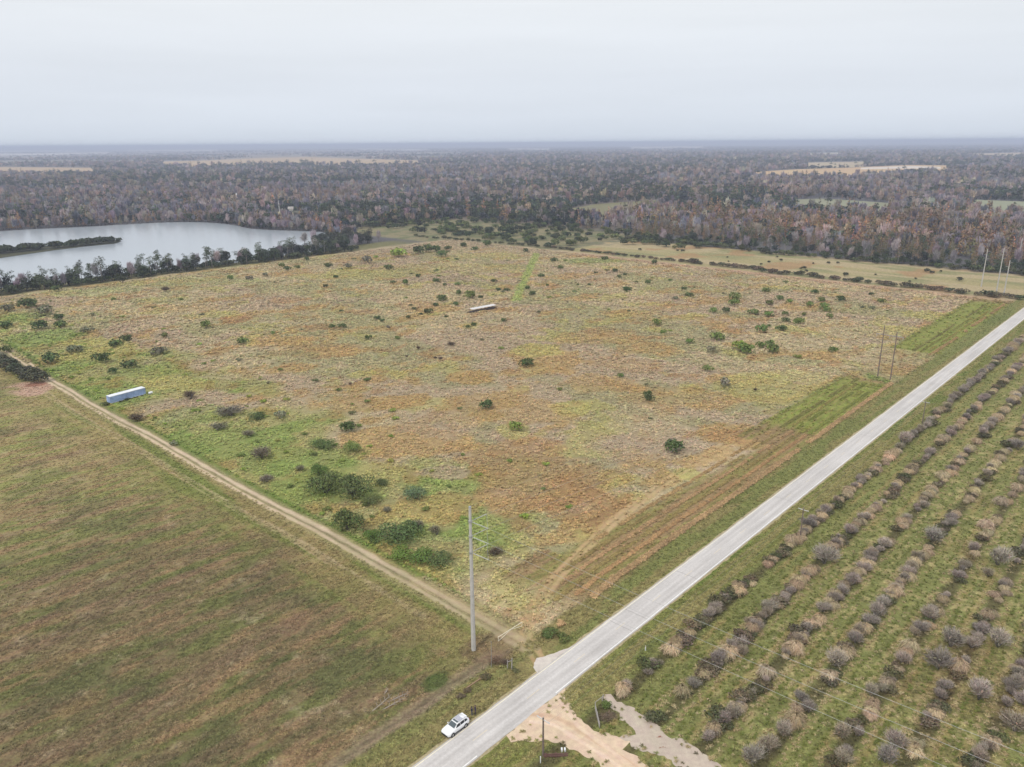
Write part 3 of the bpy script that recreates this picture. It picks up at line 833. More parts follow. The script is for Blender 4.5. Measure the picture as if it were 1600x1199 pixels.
def trunk_mb(h, r, limbs, seed, lean=.05, crown_r=3.0):
    rng = random.Random(seed); mb = MB()
    p = [(0, 0, -.05), (lean * h * .3, 0, h * .35), (lean * h * .5, lean * h * .2, h * .7), (lean * h * .6, lean * h * .3, h)]
    mb.tube(p, [r * 1.25, r * .85, r * .55, r * .15], 6)
    for i in range(limbs):
        q = rng.uniform(.35, .85); a = rng.uniform(0, 6.28); l = crown_r * rng.uniform(.5, .85)
        s0 = Vector((lean * h * .5 * q, 0, h * q))
        mid = s0 + Vector((math.cos(a) * l * .5, math.sin(a) * l * .5, l * .35))
        end = s0 + Vector((math.cos(a) * l, math.sin(a) * l, l * .55))
        mb.tube([s0, mid, end], [r * .4, r * .28, r * .08], 4)
    return mb
def mb_mesh(mb, name, mat):
    me = bpy.data.meshes.new(name); me.from_pydata(mb.v, [], mb.f); me.update(); me.materials.append(mat)
    me.polygons.foreach_set('use_smooth', [True] * len(me.polygons))
    return me
def join_meshes(name, crown, trunk):
    """one low tree for the far woods: crown leaves + trunk in one mesh"""
    bm = bmesh.new(); bm.from_mesh(crown); nC = len(bm.faces)
    bm.from_mesh(trunk); bm.faces.ensure_lookup_table()
    for f in bm.faces[nC:]: f.material_index = 1
    me = bpy.data.meshes.new(name); bm.to_mesh(me); bm.free()
    if not me.materials: me.materials.append(M_LEAF)
    if len(me.materials) < 2: me.materials.append(trunk.materials[0])
    return me

K_L = 1.15                       # display value -> leaf albedo (crowns shade themselves)
def tint(c, rng=None, var=.12, hue=.05):
    c = lin(c) * K_L
    if rng is not None:
        c = c * (1 + rng.normal(0, var)) * (1 + rng.normal(0, hue, 3))
    return tuple(float(q) for q in np.clip(c, .012, .75))
def plant(name, label, cat, group, loc, scale, rz, tnt, crown, trunk=None, crown_name='crown', trunk_name='trunk'):
    """a plant: Empty with a crown and a trunk, or one mesh when it is small in the view"""
    if trunk is None:
        o = bpy.data.objects.new(name, crown); COL.objects.link(o); tgt = o
    else:
        o = bpy.data.objects.new(name, None); COL.objects.link(o); o.empty_display_size = .3
        tgt = bpy.data.objects.new(crown_name, crown); COL.objects.link(tgt); tgt.parent = o
        k = bpy.data.objects.new(trunk_name, trunk); COL.objects.link(k); k.parent = o
    o.location = (loc[0], loc[1], loc[2] if len(loc) > 2 else 0.0); o.rotation_euler.z = rz
    o.scale = scale if hasattr(scale, '__len__') else (scale,) * 3
    tgt['tint'] = tnt
    return tag(o, label, cat, group)

# shrub shapes are about 1 m in radius and 1 m... scaled when planted
SHRUB = [crown_mesh('shrub_leaves', lob(i, 7, 1.0, 1.25, .6, .0), 420, .13, 100 + i) for i in range(5)]
SHRUB_FAR = [crown_mesh('shrub_leaves', lob(20 + i, 6, 1.0, 1.2, .6, .0), 270, .155, 140 + i) for i in range(5)]
SHRUB_BIG = [crown_mesh('shrub_leaves', lob(40 + i, 11, 1.0, 1.15, .7, .0), 1500, .075, 160 + i, aspect=.4) for i in range(3)]
TWIGGY = [twig_mesh('shrub_twigs', lob(60 + i, 7, 1.0, 1.1, .6, .0), 420, .016, 180 + i, 120, .10) for i in range(4)]
def stems_mesh(seed):
    rng = random.Random(seed); mb = MB()
    for i in range(5):
        a = rng.uniform(0, 6.28); l = rng.uniform(.3, .6)
        mb.tube([(0.05 * math.cos(a), .05 * math.sin(a), -.02), (l * .5 * math.cos(a), l * .5 * math.sin(a), .45), (l * math.cos(a), l * math.sin(a), .85)], [.04, .028, .01], 4)
    return mb_mesh(mb, 'shrub_stems', M_BARK)
STEMS = [stems_mesh(i) for i in range(3)]
GSTEM = []
for i in range(3):
    me = stems_mesh(30 + i); me.materials.clear(); me.materials.append(M_GREYBARK); GSTEM.append(me)

rs = np.random.default_rng(11)
# --- shrubs standing in the pasture (position in the photograph, width there, kind)
C_DK, C_MID, C_BRI, C_GRY, C_BRN = (84, 96, 56), (108, 120, 66), (132, 150, 68), (122, 118, 96), (112, 96, 82)
small = [(45, 483, 26, 0), (72, 486, 12, 0), (70, 494, 24, 3), (12, 489, 20, 3), (91, 500, 15, 0), (10, 514, 18, 0), (62, 516, 24, 0), (94, 513, 18, 0), (136, 521, 18, 3), (198, 535, 17, 0), (181, 542, 19, 0), (118, 553, 22, 3),
  (78, 568, 26, 0), (9, 552, 16, 0), (160, 567, 24, 0), (202, 577, 24, 0), (178, 584, 14, 0), (248, 555, 22, 3), (256, 528, 14, 1), (323, 513, 16, 1), (380, 538, 17, 1), (178, 471, 8, 1), (145, 494, 8, 3), (283, 470, 7, 1), (258, 456, 16, 4),
  (88, 456, 14, 0), (390, 438, 11, 3), (360, 438, 11, 1), (426, 524, 9, 1), (373, 565, 9, 3), (272, 696, 12, 3), (437, 655, 18, 3), (542, 675, 25, 0), (573, 596, 10, 0), (576, 531, 11, 0), (620, 531, 8, 1), (520, 513, 11, 0), (535, 513, 12, 0), (606, 514, 8, 3),
  (590, 500, 10, 0), (597, 503, 8, 0), (637, 498, 7, 0), (647, 485, 8, 0), (658, 493, 7, 0), (670, 491, 13, 0), (680, 479, 10, 0), (689, 472, 16, 0), (712, 478, 9, 0), (718, 462, 12, 0), (734, 467, 20, 1), (751, 467, 8, 0), (778, 455, 8, 0), (792, 456, 9, 0),
  (823, 453, 11, 0), (831, 462, 11, 0), (787, 504, 10, 0), (741, 510, 9, 0), (731, 513, 7, 0), (533, 488, 6, 0), (697, 497, 6, 0), (655, 546, 10, 4), (705, 541, 12, 4), (636, 558, 5, 4), (689, 563, 9, 4), (680, 561, 8, 4), (759, 640, 19, 0), (803, 673, 24, 2), (822, 573, 20, 0),
  (1025, 509, 16, 1), (1036, 523, 10, 1), (1078, 538, 14, 1), (1109, 552, 15, 3), (1122, 533, 20, 1), (1106, 581, 16, 1), (1013, 627, 16, 0), (1011, 620, 12, 0), (971, 590, 11, 1), (1054, 707, 28, 0), (1158, 548, 24, 2), (1166, 553, 22, 1), (1187, 544, 14, 1), (1202, 542, 16, 1), (1208, 552, 20, 1),
  (1222, 518, 16, 0), (1189, 520, 18, 1), (1114, 489, 14, 1), (1136, 489, 12, 0), (1147, 471, 18, 1), (1145, 478, 16, 1), (1176, 492, 15, 1), (1201, 496, 14, 1), (1225, 493, 11, 1), (1228, 505, 12, 0), (1246, 508, 18, 1), (1218, 470, 12, 0), (1233, 474, 9, 1), (1202, 477, 12, 1), (1264, 480, 13, 1),
  (1255, 494, 10, 1), (1283, 473, 12, 1), (1286, 483, 15, 1), (1292, 489, 12, 1), (1296, 498, 11, 1), (1274, 460, 10, 0), (1313, 472, 14, 0), (1377, 474, 11, 1), (1361, 462, 8, 0), (1077, 465, 12, 0), (1057, 469, 10, 3), (979, 456, 12, 0), (1197, 458, 12, 1), (1303, 551, 14, 1), (1178, 611, 9, 4), (1130, 606, 22, 3),
  (513, 419, 12, 0), (525, 435, 8, 0), (509, 450, 9, 0), (614, 444, 8, 0), (635, 446, 13, 1), (654, 434, 9, 0), (682, 442, 12, 0), (694, 447, 7, 0), (715, 447, 8, 1), (772, 442, 9, 0), (845, 434, 10, 0), (866, 410, 12, 0), (876, 422, 10, 1), (822, 395, 10, 0), (856, 448, 6, 0), (903, 447, 5, 0), (920, 447, 6, 0),
  (945, 407, 11, 0), (961, 426, 9, 0), (968, 435, 8, 0), (977, 431, 7, 0), (980, 456, 10, 0), (994, 443, 6, 0), (1012, 444, 8, 0), (1021, 413, 11, 0), (931, 428, 5, 0), (623, 402, 24, 2), (606, 422, 14, 0), (574, 412, 16, 3), (543, 420, 13, 3), (655, 397, 18, 0), (668, 395, 18, 0), (680, 394, 16, 0), (690, 402, 14, 0), (699, 392, 13, 0),
  (725, 387, 11, 0), (742, 392, 10, 0), (760, 385, 12, 0), (714, 407, 6, 0), (588, 404, 7, 2), (1047, 440, 6, 0), (1085, 451, 5, 0), (1069, 454, 9, 0), (480, 408, 9, 0), (450, 424, 11, 0), (465, 420, 8, 1), (415, 432, 9, 3), (440, 418, 10, 1), (548, 602, 7, 4), (420, 600, 6, 3)]
for i, (px, py, wd, k) in enumerate(small):
    p = G(px, py); rad = wd / pxm(py) / 2 * 1.22
    col = (C_DK, C_MID, C_BRI, C_GRY, C_BRN)[k]
    if k == 4:
        lab = ('leafless brown dead bush standing in the rough pasture', 'bush', 'dead bushes in the pasture'); me = TWIGGY[i % 4]
    elif k == 3:
        lab = ('grey-green sparse bush standing in the rough pasture', 'bush', 'grey-green bushes in the pasture'); me = SHRUB_FAR[i % 5]
    elif k == 2:
        lab = ('bright yellow-green shrub standing in the rough pasture', 'shrub', 'bright green shrubs in the pasture'); me = SHRUB_FAR[i % 5]
    else:
        lab = ('small dark green rounded shrub dotted over the rough pasture', 'shrub', 'dark green shrubs dotted over the pasture'); me = (SHRUB if py > 600 else SHRUB_FAR)[i % 5]
    plant('pasture_shrub', *lab, p, (rad, rad * rs.uniform(.8, 1.1), rad * rs.uniform(.75, 1.0)), rs.uniform(0, 6.28), tint(col, rs), me)
for i in range(230):   # low weeds and seedlings scattered through the grass
    s_, t_ = (36 + 62 * rs.random() ** 1.4, rs.uniform(-440, -30)) if i < 150 else (rs.uniform(60, 430), rs.uniform(-440, -40))
    rad = rs.uniform(.5, 1.25) * (1 + s_ / 500)
    plant('weed_clump', ('low green weed clump in the rough grass beside the farm track' if i < 150 else 'low green weed clump in the open rough pasture'), 'weeds', ('weed clumps beside the farm track' if i < 150 else 'weed clumps in the open pasture'), W(s_, t_), (rad, rad, rad * .6), rs.uniform(0, 6.28), tint((((120, 136, 62), (132, 146, 66), (104, 116, 60), (142, 146, 74)) if i < 150 else ((100, 108, 62), (112, 116, 72), (94, 96, 66), (120, 132, 62)))[rs.integers(4)], rs), SHRUB_FAR[i % 5])
# --- the bigger bushes close to the farm track
big = [(401, 655, 28, 0, 'dark green bush standing above low grey brambles beside the farm track'), (505, 700, 36, 0, 'round dark bush with a paler green bush behind it, in the yellow-green grass'), (551, 705, 26, 2, 'pale green feathery bush in orange grass beside the darker round bush'),
       (498, 742, 28, 1, 'small green bush in the brightest green grass, above the paired large bushes'), (510, 770, 54, 0, 'large dark bush, track-side one of the touching pair'), (554, 776, 54, 0, 'large dark bush, field-side one of the touching pair'),
       (580, 788, 30, 0, 'low dark bush at the foot of the touching pair of large bushes'), (597, 759, 20, 0, 'small dark bush in orange grass behind the touching pair'), (650, 780, 34, 5, 'round blue-green bush on the edge of the orange grass'),
       (542, 828, 52, 0, 'spreading dark green bush right beside the farm track'), (583, 842, 26, 1, 'small bright bush leaning on the largest dark bush'), (622, 842, 62, 0, 'largest dark green bush, behind the low thicket by the concrete pole'),
       (630, 872, 40, 1, 'low green thicket end nearer the farm track'), (660, 876, 44, 1, 'middle of the low green thicket near the concrete pole'), (684, 882, 42, 0, 'low green thicket end nearer the concrete pole'),
       (656, 826, 26, 3, 'grey leafless bush touching the largest dark bush'), (683, 836, 26, 3, 'grey leafless bush standing between the largest bush and the concrete pole'), (605, 800, 16, 3, 'thin grey bush between the paired bushes and the largest bush'),
       (774, 866, 34, 4, 'low heap of dark brown brush behind the concrete pole'), (298, 624, 26, 4, 'dark brown bush behind the white trailer'), (219, 656, 34, 4, 'low brown bramble patch between trailer and farm track'), (410, 716, 36, 3, 'grey-green bush in bright green grass beside the farm track'),
       (416, 752, 30, 3, 'low grey bush in bright green grass close to the wheel ruts'), (340, 672, 32, 3, 'low grey bramble in the green grass along the track'), (392, 680, 28, 3, 'low grey bramble beside the dark green bush'), (360, 650, 44, 3, 'long low grey thicket beyond the green grass'), (470, 735, 16, 3, 'little grey bush left of the paired large bushes')]
# labels must not lean on the picture's sides
big[-1] = (470, 735, 16, 3, 'little grey bush between the wheel track and the paired large bushes')
for i, (px, py, wd, k, lab) in enumerate(big):
    p = G(px, py); rad = wd / pxm(py) / 2 * 1.1
    col = {0: C_DK, 1: (92, 110, 54), 2: (118, 136, 72), 3: (128, 122, 104), 4: C_BRN, 5: (98, 112, 80)}[k]
    low = .55 if 'low' in lab else .85
    if k in (3, 4): plant('track_bush', lab, 'bush', 'bushes beside the farm track', p, (rad, rad, rad * low), rs.uniform(0, 6.28), tint(col, rs, .06), TWIGGY[i % 4], GSTEM[i % 3], 'twigs', 'stem')
    else: plant('track_bush', lab, 'bush', 'bushes beside the farm track', p, (rad, rad * 1.05, rad * low), rs.uniform(0, 6.28), tint(col, rs, .06), SHRUB_BIG[i % 3], STEMS[i % 3], 'foliage', 'stem')
# --- hedge at the bend of the track
for i in range(14):
    q = i / 13; p = W(27.5 + rs.normal(0, 1.0) - 2.0 * q, -250 - 58 * q)
    rad = rs.uniform(3.0, 4.4)
    plant('hedge_bush', 'dark grey-green bush of the hedge running beside the farm track bend', 'bush', 'hedge at the bend of the farm track', p, (rad, rad * 1.1, rad * .72), rs.uniform(0, 6.28), tint((76, 78, 58), rs, .1), SHRUB[i % 5])
# --- hedge along the ditch behind the pasture
for i in range(95):
    t = -6 - 345 * (i / 94.) + rs.normal(0, 1.5); s = 446 + rs.normal(0, 1.6) + (4 if t < -160 else 0)
    dens = 1.0 if t > -185 else .72
    rad = rs.uniform(2.4, 4.0) * dens * (1.7 if rs.random() < .08 else 1)
    plant('ditch_bush', 'brown-green bush in the hedge along the ditch behind the pasture', 'bush', 'hedge along the ditch behind the pasture', W(s, t), (rad, rad, rad * .62), rs.uniform(0, 6.28),
          tint(((82, 78, 58), (70, 76, 50), (104, 92, 74))[rs.integers(3)], rs), SHRUB_FAR[i % 5])
# --- green scrub between pasture and woods
n_s = 0
while n_s < 272:
    s = rs.uniform(446, 590); t = rs.uniform(-620, -250)
    if s < 452 and t < -420: continue
    if t > -340 and s < 505: continue
    if s < 448 + max(0, (-t - 420)) * .02: continue
    if fbm(np.array([s / 30]), np.array([t / 40]), 91)[0] < .38: continue
    rad = rs.uniform(2.4, 5.2); n_s += 1
    plant('scrub_bush', 'green scrub bush growing between the pasture and the woods', 'bush', 'scrub between the pasture and the woods', W(s, t), (rad, rad, rad * rs.uniform(.7, 1.1)), rs.uniform(0, 6.28),
          tint(((84, 92, 56), (70, 78, 52), (98, 104, 66), (60, 66, 48))[rs.integers(4)], rs), SHRUB_FAR[n_s % 5])
for i in range(26):   # thin hedge on the back edge near the corner
    t = -352 - 150 * i / 25 + rs.normal(0, 1); rad = rs.uniform(1.5, 3.2)
    plant('scrub_bush', 'green scrub bush growing between the pasture and the woods', 'bush', 'scrub between the pasture and the woods', W(449 - (i / 25) * 18 + rs.normal(0, 1.5), t), (rad, rad, rad * .8), rs.uniform(0, 6.28), tint((74, 78, 52), rs), SHRUB_FAR[i % 5])
for i in range(24):   # few lone bushes on the grazed strips
    rad = rs.uniform(.9, 2.4)
    plant('strip_bush', 'lone dark bush on the grazed strip in front of the cypress wood', 'bush', 'bushes on the grazed strip', W(rs.uniform(462, 520), rs.uniform(-300, -45)), (rad, rad, rad * .9), rs.uniform(0, 6.28), tint((72, 74, 54), rs), SHRUB_FAR[i % 5])
for i in range(130):   # understorey along the front of the wood
    t = -340 + 360 * (i + rs.random()) / 130; rad = rs.uniform(2.0, 4.2)
    plant('wood_edge_bush', 'dark green bush along the front edge of the cypress wood', 'bush', 'bushes along the front of the cypress wood', W(535 + rs.uniform(-5, 9) + (fbm(np.array([t / 45]), np.array([0.5]), 95)[0] - .5) * 40, t), (rad, rad, rad * .9), rs.uniform(0, 6.28), tint(((74, 80, 54), (86, 90, 62), (66, 70, 50))[rs.integers(3)], rs), SHRUB_FAR[i % 5])
# --- island
isl = [G(188, 378.5), G(150, 382), G(100, 386.5), G(50, 392), G(0, 396.5), W(118, -696), W(95, -706)]
for i in range(64):
    q = (i + rs.random()) / 64 * (len(isl) - 1); k = int(q); p = isl[k] + (isl[k + 1] - isl[k]) * (q - k) + rs.normal(0, 3.2, 2) * min(1, .2 + q)
    rad = rs.uniform(4.0, 6.2) * (0.6 if q < .3 else 1)
    plant('island_bush', 'dark green bush of the thicket covering the narrow lake island', 'bush', 'thicket on the lake island', (p[0], p[1], .25), (rad, rad, rad * .85), rs.uniform(0, 6.28), tint((62, 68, 46), rs, .15), SHRUB_FAR[i % 5])

# ------------------------------------------------------------------ trees
def conifer_lobes(seed, h, r, base=.18):
    rng = random.Random(seed); out = []
    for i in range(9):
        q = i / 8; z = h * (base + (1 - base) * q); lr = r * (1 - q * .86) * rng.uniform(.75, 1.1)
        out.append((rng.uniform(-.2, .2) * r, rng.uniform(-.2, .2) * r, z * .97, lr, lr, h * .085))
    return out
def pine_lobes(seed, h, r):
    rng = random.Random(seed); out = []
    for i in range(7):
        a = rng.uniform(0, 6.28); q = rng.uniform(.2, .8) * r
        out.append((q * math.cos(a), q * math.sin(a), h * rng.uniform(.62, .95), r * rng.uniform(.28, .5), r * rng.uniform(.28, .5), h * rng.uniform(.05, .09)))
    return out
def tall_lobes(seed, h, r, base=.22):
    rng = random.Random(seed); out = []
    for i in range(8):
        a = rng.uniform(0, 6.28); q = rng.uniform(.0, .62) * r
        out.append((q * math.cos(a), q * math.sin(a), h * rng.uniform(base + .22, .85), r * rng.uniform(.35, .55), r * rng.uniform(.35, .55), h * rng.uniform(.12, .2)))
    return out
TREE = {'oak': [], 'pine': [], 'cypress': [], 'bare': []}
for i in range(4):
    TREE['oak'].append((crown_mesh('oak_crown', tall_lobes(200 + i, 10, 5.0, .1), 620, .42, 210 + i, low=-.8), mb_mesh(trunk_mb(7.5, .32, 5, i, crown_r=4), 'oak_trunk', M_BARK)))
    TREE['pine'].append((crown_mesh('pine_crown', pine_lobes(220 + i, 14, 3.6), 300, .36, 230 + i, aspect=.4, low=-.8), mb_mesh(trunk_mb(13.2, .22, 7, 10 + i, .03, 2.6), 'pine_trunk', M_GREYBARK)))
    TREE['cypress'].append((crown_mesh('cypress_crown', conifer_lobes(240 + i, 14, 3.0), 520, .34, 250 + i, aspect=.45, low=-.9, hue=.05), mb_mesh(trunk_mb(13, .26, 6, 20 + i, .02, 2.0), 'cypress_trunk', M_GREYBARK)))
    TREE['bare'].append((twig_mesh('bare_crown', tall_lobes(260 + i, 13, 3.6), 520, .085, 270 + i, lo=.3), mb_mesh(trunk_mb(11, .22, 8, 30 + i, .04, 2.8), 'bare_trunk', M_GREYBARK)))
CY = [(130, 110, 80), (138, 112, 84), (112, 102, 72), (124, 102, 76), (102, 98, 66)]
BA = [(166, 152, 154), (150, 138, 142), (174, 158, 156), (136, 126, 130)]
OK = [(58, 66, 52), (68, 77, 54), (54, 60, 54)]
PI = [(84, 94, 68), (76, 84, 64)]
LAB = {'oak': ('dark evergreen broadleaf tree', 'oak_tree'), 'pine': ('tall open-crowned pine', 'pine_tree'), 'cypress': ('narrow rust-brown conical tree', 'cypress_tree'), 'bare': ('leafless grey tree', 'bare_tree')}
def tree(kind, where, group, p, sc, rng, i, z=0.0, cols=None):
    c, t = TREE[kind][i % 4]
    pal = cols or {'oak': OK, 'pine': PI, 'cypress': CY, 'bare': BA}[kind]
    return plant(LAB[kind][1], LAB[kind][0] + ' ' + where, 'tree', group, (p[0], p[1], z), (sc, sc, sc * rng.uniform(.9, 1.12)), rng.uniform(0, 6.28), tint(pal[rng.integers(len(pal))], rng), c, t)
rt = np.random.default_rng(23)
# belt between pasture and lake
n_b = 0
for i in range(165):
    s = 30 + 306 * (i + rt.random()) / 165.; t = -463 - rt.random() * 19
    kind = rt.choice(['oak', 'pine', 'bare', 'oak', 'pine'])
    tall = rt.random()
    sc = {'oak': rt.uniform(.7, 1.25), 'pine': rt.uniform(.75, 1.15), 'bare': rt.uniform(.6, .95)}[kind]
    tree(kind, 'in the belt between the pasture and the lake', 'belt of trees between the pasture and the lake', W(s, t), sc, rt, i)
for i in range(70):   # low understorey of the belt
    s = 36 + 300 * (i + rt.random()) / 70.; rad = rt.uniform(2.8, 5.2)
    plant('belt_bush', 'dark bush at the foot of the trees between pasture and lake', 'bush', 'bushes at the foot of the lake belt', W(s, -462 - rt.random() * 10), (rad, rad, rad * .85), rt.uniform(0, 6.28), tint((66, 72, 48), rt, .15), SHRUB_FAR[i % 5])
lone = plant('oak_tree', 'round dark tree standing out into the pasture from the lake belt', 'tree', None, W(*STp(192, 443)), (.85, .85, .7), .4, tint((64, 70, 46)), *TREE['oak'][1])
# dark oaks at the lake's corner
for i in range(34):
    s = 322 + rt.uniform(0, 75); t = -478 - rt.uniform(0, 62) - max(0, s - 362) * .8
    tree('oak' if i % 6 else 'bare', 'in the dark grove at the corner of the lake', 'grove at the corner of the lake', W(s, t), rt.uniform(.8, 1.2), rt, i, cols=[(58, 62, 54), (66, 70, 58)] if i % 6 else None)
# far shore of the lake
shore = [q for q in LAKE[:16]]
for i in range(150):
    q = (i + rt.random()) / 150 * 14.9; k = int(q); p = np.array(shore[k]) + (np.array(shore[k + 1]) - np.array(shore[k])) * (q - k)
    out = p / np.hypot(*p); p = p + out * (5 + rt.random() ** 1.5 * 30)
    if in_clear(np.array([p[0]]), np.array([p[1]]))[0]: continue
    kind = rt.choice(['bare', 'cypress', 'bare', 'oak', 'cypress'])
    tree(kind, 'on the far shore of the lake', 'trees on the far shore of the lake', p, rt.uniform(.75, 1.15), rt, i, cols=[(168, 136, 96), (150, 118, 92), (142, 118, 100)] if kind == 'cypress' else None)
# cypress wood behind the grazed strip: its front trees, one by one
n_c = 0
while n_c < 300:
    t = rt.uniform(-345, 20); d = rt.random() ** 1.4 * 75
    s = 536 + d + (fbm(np.array([t / 45]), np.array([0.5]), 95)[0] - .5) * 40
    if d < 16: kind = rt.choice(['oak', 'pine', 'oak', 'bare'], p=[.4, .3, .2, .1])
    else: kind = rt.choice(['cypress', 'bare', 'oak', 'pine'], p=[.62, .18, .12, .08])
    tree(kind, 'at the front of the wood behind the grazed strip', 'front trees of the wood behind the grazed strip', W(s, t), rt.uniform(.6, 1.0) if d < 16 else rt.uniform(.8, 1.15), rt, n_c)
    n_c += 1

# ------------------------------------------------------------------ massed plants (one object each, too many to count)
def scatter(name, meshes, pos, scl, rot, kinds, tints):
    protos = bpy.data.collections.new(name + '_shapes')
    for k, me in enumerate(meshes):
        o = bpy.data.objects.new('%s_shape_%02d' % (name, k), me); protos.objects.link(o)
    n = len(pos)
    me = bpy.data.meshes.new(name)
    me.vertices.add(n); me.vertices.foreach_set('co', np.asarray(pos, np.float32).ravel())
    a = me.attributes.new('scl', 'FLOAT_VECTOR', 'POINT'); a.data.foreach_set('vector', np.asarray(scl, np.float32).ravel())
    a = me.attributes.new('rotz', 'FLOAT', 'POINT'); a.data.foreach_set('value', np.asarray(rot, np.float32))
    a = me.attributes.new('pick', 'INT', 'POINT'); a.data.foreach_set('value', np.asarray(kinds, np.int32))
    set_col(me, 'tint', tints)
    o = link(name, me)
    ng = bpy.data.node_groups.new(name, 'GeometryNodeTree')
    ng.interface.new_socket('Geometry', in_out='INPUT', socket_type='NodeSocketGeometry')
    ng.interface.new_socket('Geometry', in_out='OUTPUT', socket_type='NodeSocketGeometry')
    N, L = ng.nodes, ng.links
    gi = N.new('NodeGroupInput'); go = N.new('NodeGroupOutput')
    ip = N.new('GeometryNodeInstanceOnPoints'); ci = N.new('GeometryNodeCollectionInfo')
    ci.inputs['Collection'].default_value = protos
    ci.inputs['Separate Children'].default_value = True; ci.inputs['Reset Children'].default_value = True
    ip.inputs['Pick Instance'].default_value = True
    def attr(nm, tp):
        q = N.new('GeometryNodeInputNamedAttribute'); q.data_type = tp; q.inputs['Name'].default_value = nm; return q.outputs['Attribute']
    cx = N.new('ShaderNodeCombineXYZ'); L.new(attr('rotz', 'FLOAT'), cx.inputs['Z'])
    L.new(gi.outputs[0], ip.inputs['Points']); L.new(ci.outputs[0], ip.inputs['Instance'])
    L.new(attr('pick', 'INT'), ip.inputs['Instance Index'])
    L.new(cx.outputs[0], ip.inputs['Rotation']); L.new(attr('scl', 'FLOAT_VECTOR'), ip.inputs['Scale'])
    L.new(ip.outputs[0], go.inputs[0])
    md = o.modifiers.new('scatter', 'NODES'); md.node_group = ng
    return o

# grass tussock shapes
def tuft_mesh(name, seed, n=22, h=.5, r=.55, w=.07):
    rng = np.random.default_rng(seed)
    ang = rng.uniform(0, 6.28, n); rr = r * rng.uniform(.1, .5, n)
    base = np.stack([np.cos(ang) * rr * .6, np.sin(ang) * rr * .6, np.zeros(n)], 1)
    mid = np.stack([np.cos(ang) * rr, np.sin(ang) * rr, h * rng.uniform(.6, 1.0, n)], 1)
    a2 = ang + rng.normal(0, .4, n); ln = r * rng.uniform(.35, .75, n)
    tip = mid + np.stack([np.cos(a2) * ln, np.sin(a2) * ln, -h * rng.uniform(-.1, .6, n)], 1)
    v1, q1 = thin_quads(base, mid, w * np.ones(n), rng); v2, q2 = thin_quads(mid, tip, w * rng.uniform(1.0, 1.7, n), rng, 4.0)
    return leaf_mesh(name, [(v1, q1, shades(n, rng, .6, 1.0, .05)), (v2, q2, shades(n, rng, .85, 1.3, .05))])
FINE = [tuft_mesh('grass_tuft', 310 + i, 22, .5, .55, .028) for i in range(4)]
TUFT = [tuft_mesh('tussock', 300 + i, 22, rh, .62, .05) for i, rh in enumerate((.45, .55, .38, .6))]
rg = np.random.default_rng(5)
def grass_points(s0, s1, t0, t1, n, dref, power):
    s = rg.uniform(s0, s1, n); t = rg.uniform(t0, t1, n)
    p = O_[None] + s[:, None] * E_ + t[:, None] * N_
    d = np.hypot(p[:, 0], p[:, 1])
    keep = rg.random(n) < np.clip((dref / d) ** power, 0, 1)
    keep &= (p[:, 1] > 70) & (np.abs(p[:, 0]) < p[:, 1] * .75 + 25)
    return s[keep], t[keep], p[keep], d[keep]
K_T = 1.12
s, t, p, d = grass_points(33.5, 436, -456, -7.5, 380000, 165, 1.2)
cl = fbm(s / 3.2, t / 3.2, 120)
k = (cl > .36) & ~((t > -24.5) & (s > 46) & (s < 428) & ~((s > 236) & (s < 288)) & (rg.random(len(s)) < .8)) & ~(np.abs(s - 33.5) < .6)
s, t, p, d = s[k], t[k], p[k], d[k]
sz = rg.uniform(.55, 1.15, len(s)) * (0.8 + .5 * fbm(s / 40, t / 40, 121)) * np.clip(d / 260, .85, 1.7)
gb = sm(60, 34, s)
tc_ = ground_colour(p[:, 0], p[:, 1]) / K_G * .80 * 1.38 * (rg.uniform(.78, 1.2, len(s))[:, None]) * (1 + rg.normal(0, .04, (len(s), 3)))
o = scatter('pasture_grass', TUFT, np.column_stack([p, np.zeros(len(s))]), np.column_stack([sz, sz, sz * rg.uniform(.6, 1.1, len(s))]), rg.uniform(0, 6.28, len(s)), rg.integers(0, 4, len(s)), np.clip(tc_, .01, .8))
tag(o, 'rough tan and ochre grass tussocks covering the pasture', 'grass', kind='stuff')
print('pasture tufts', len(s))
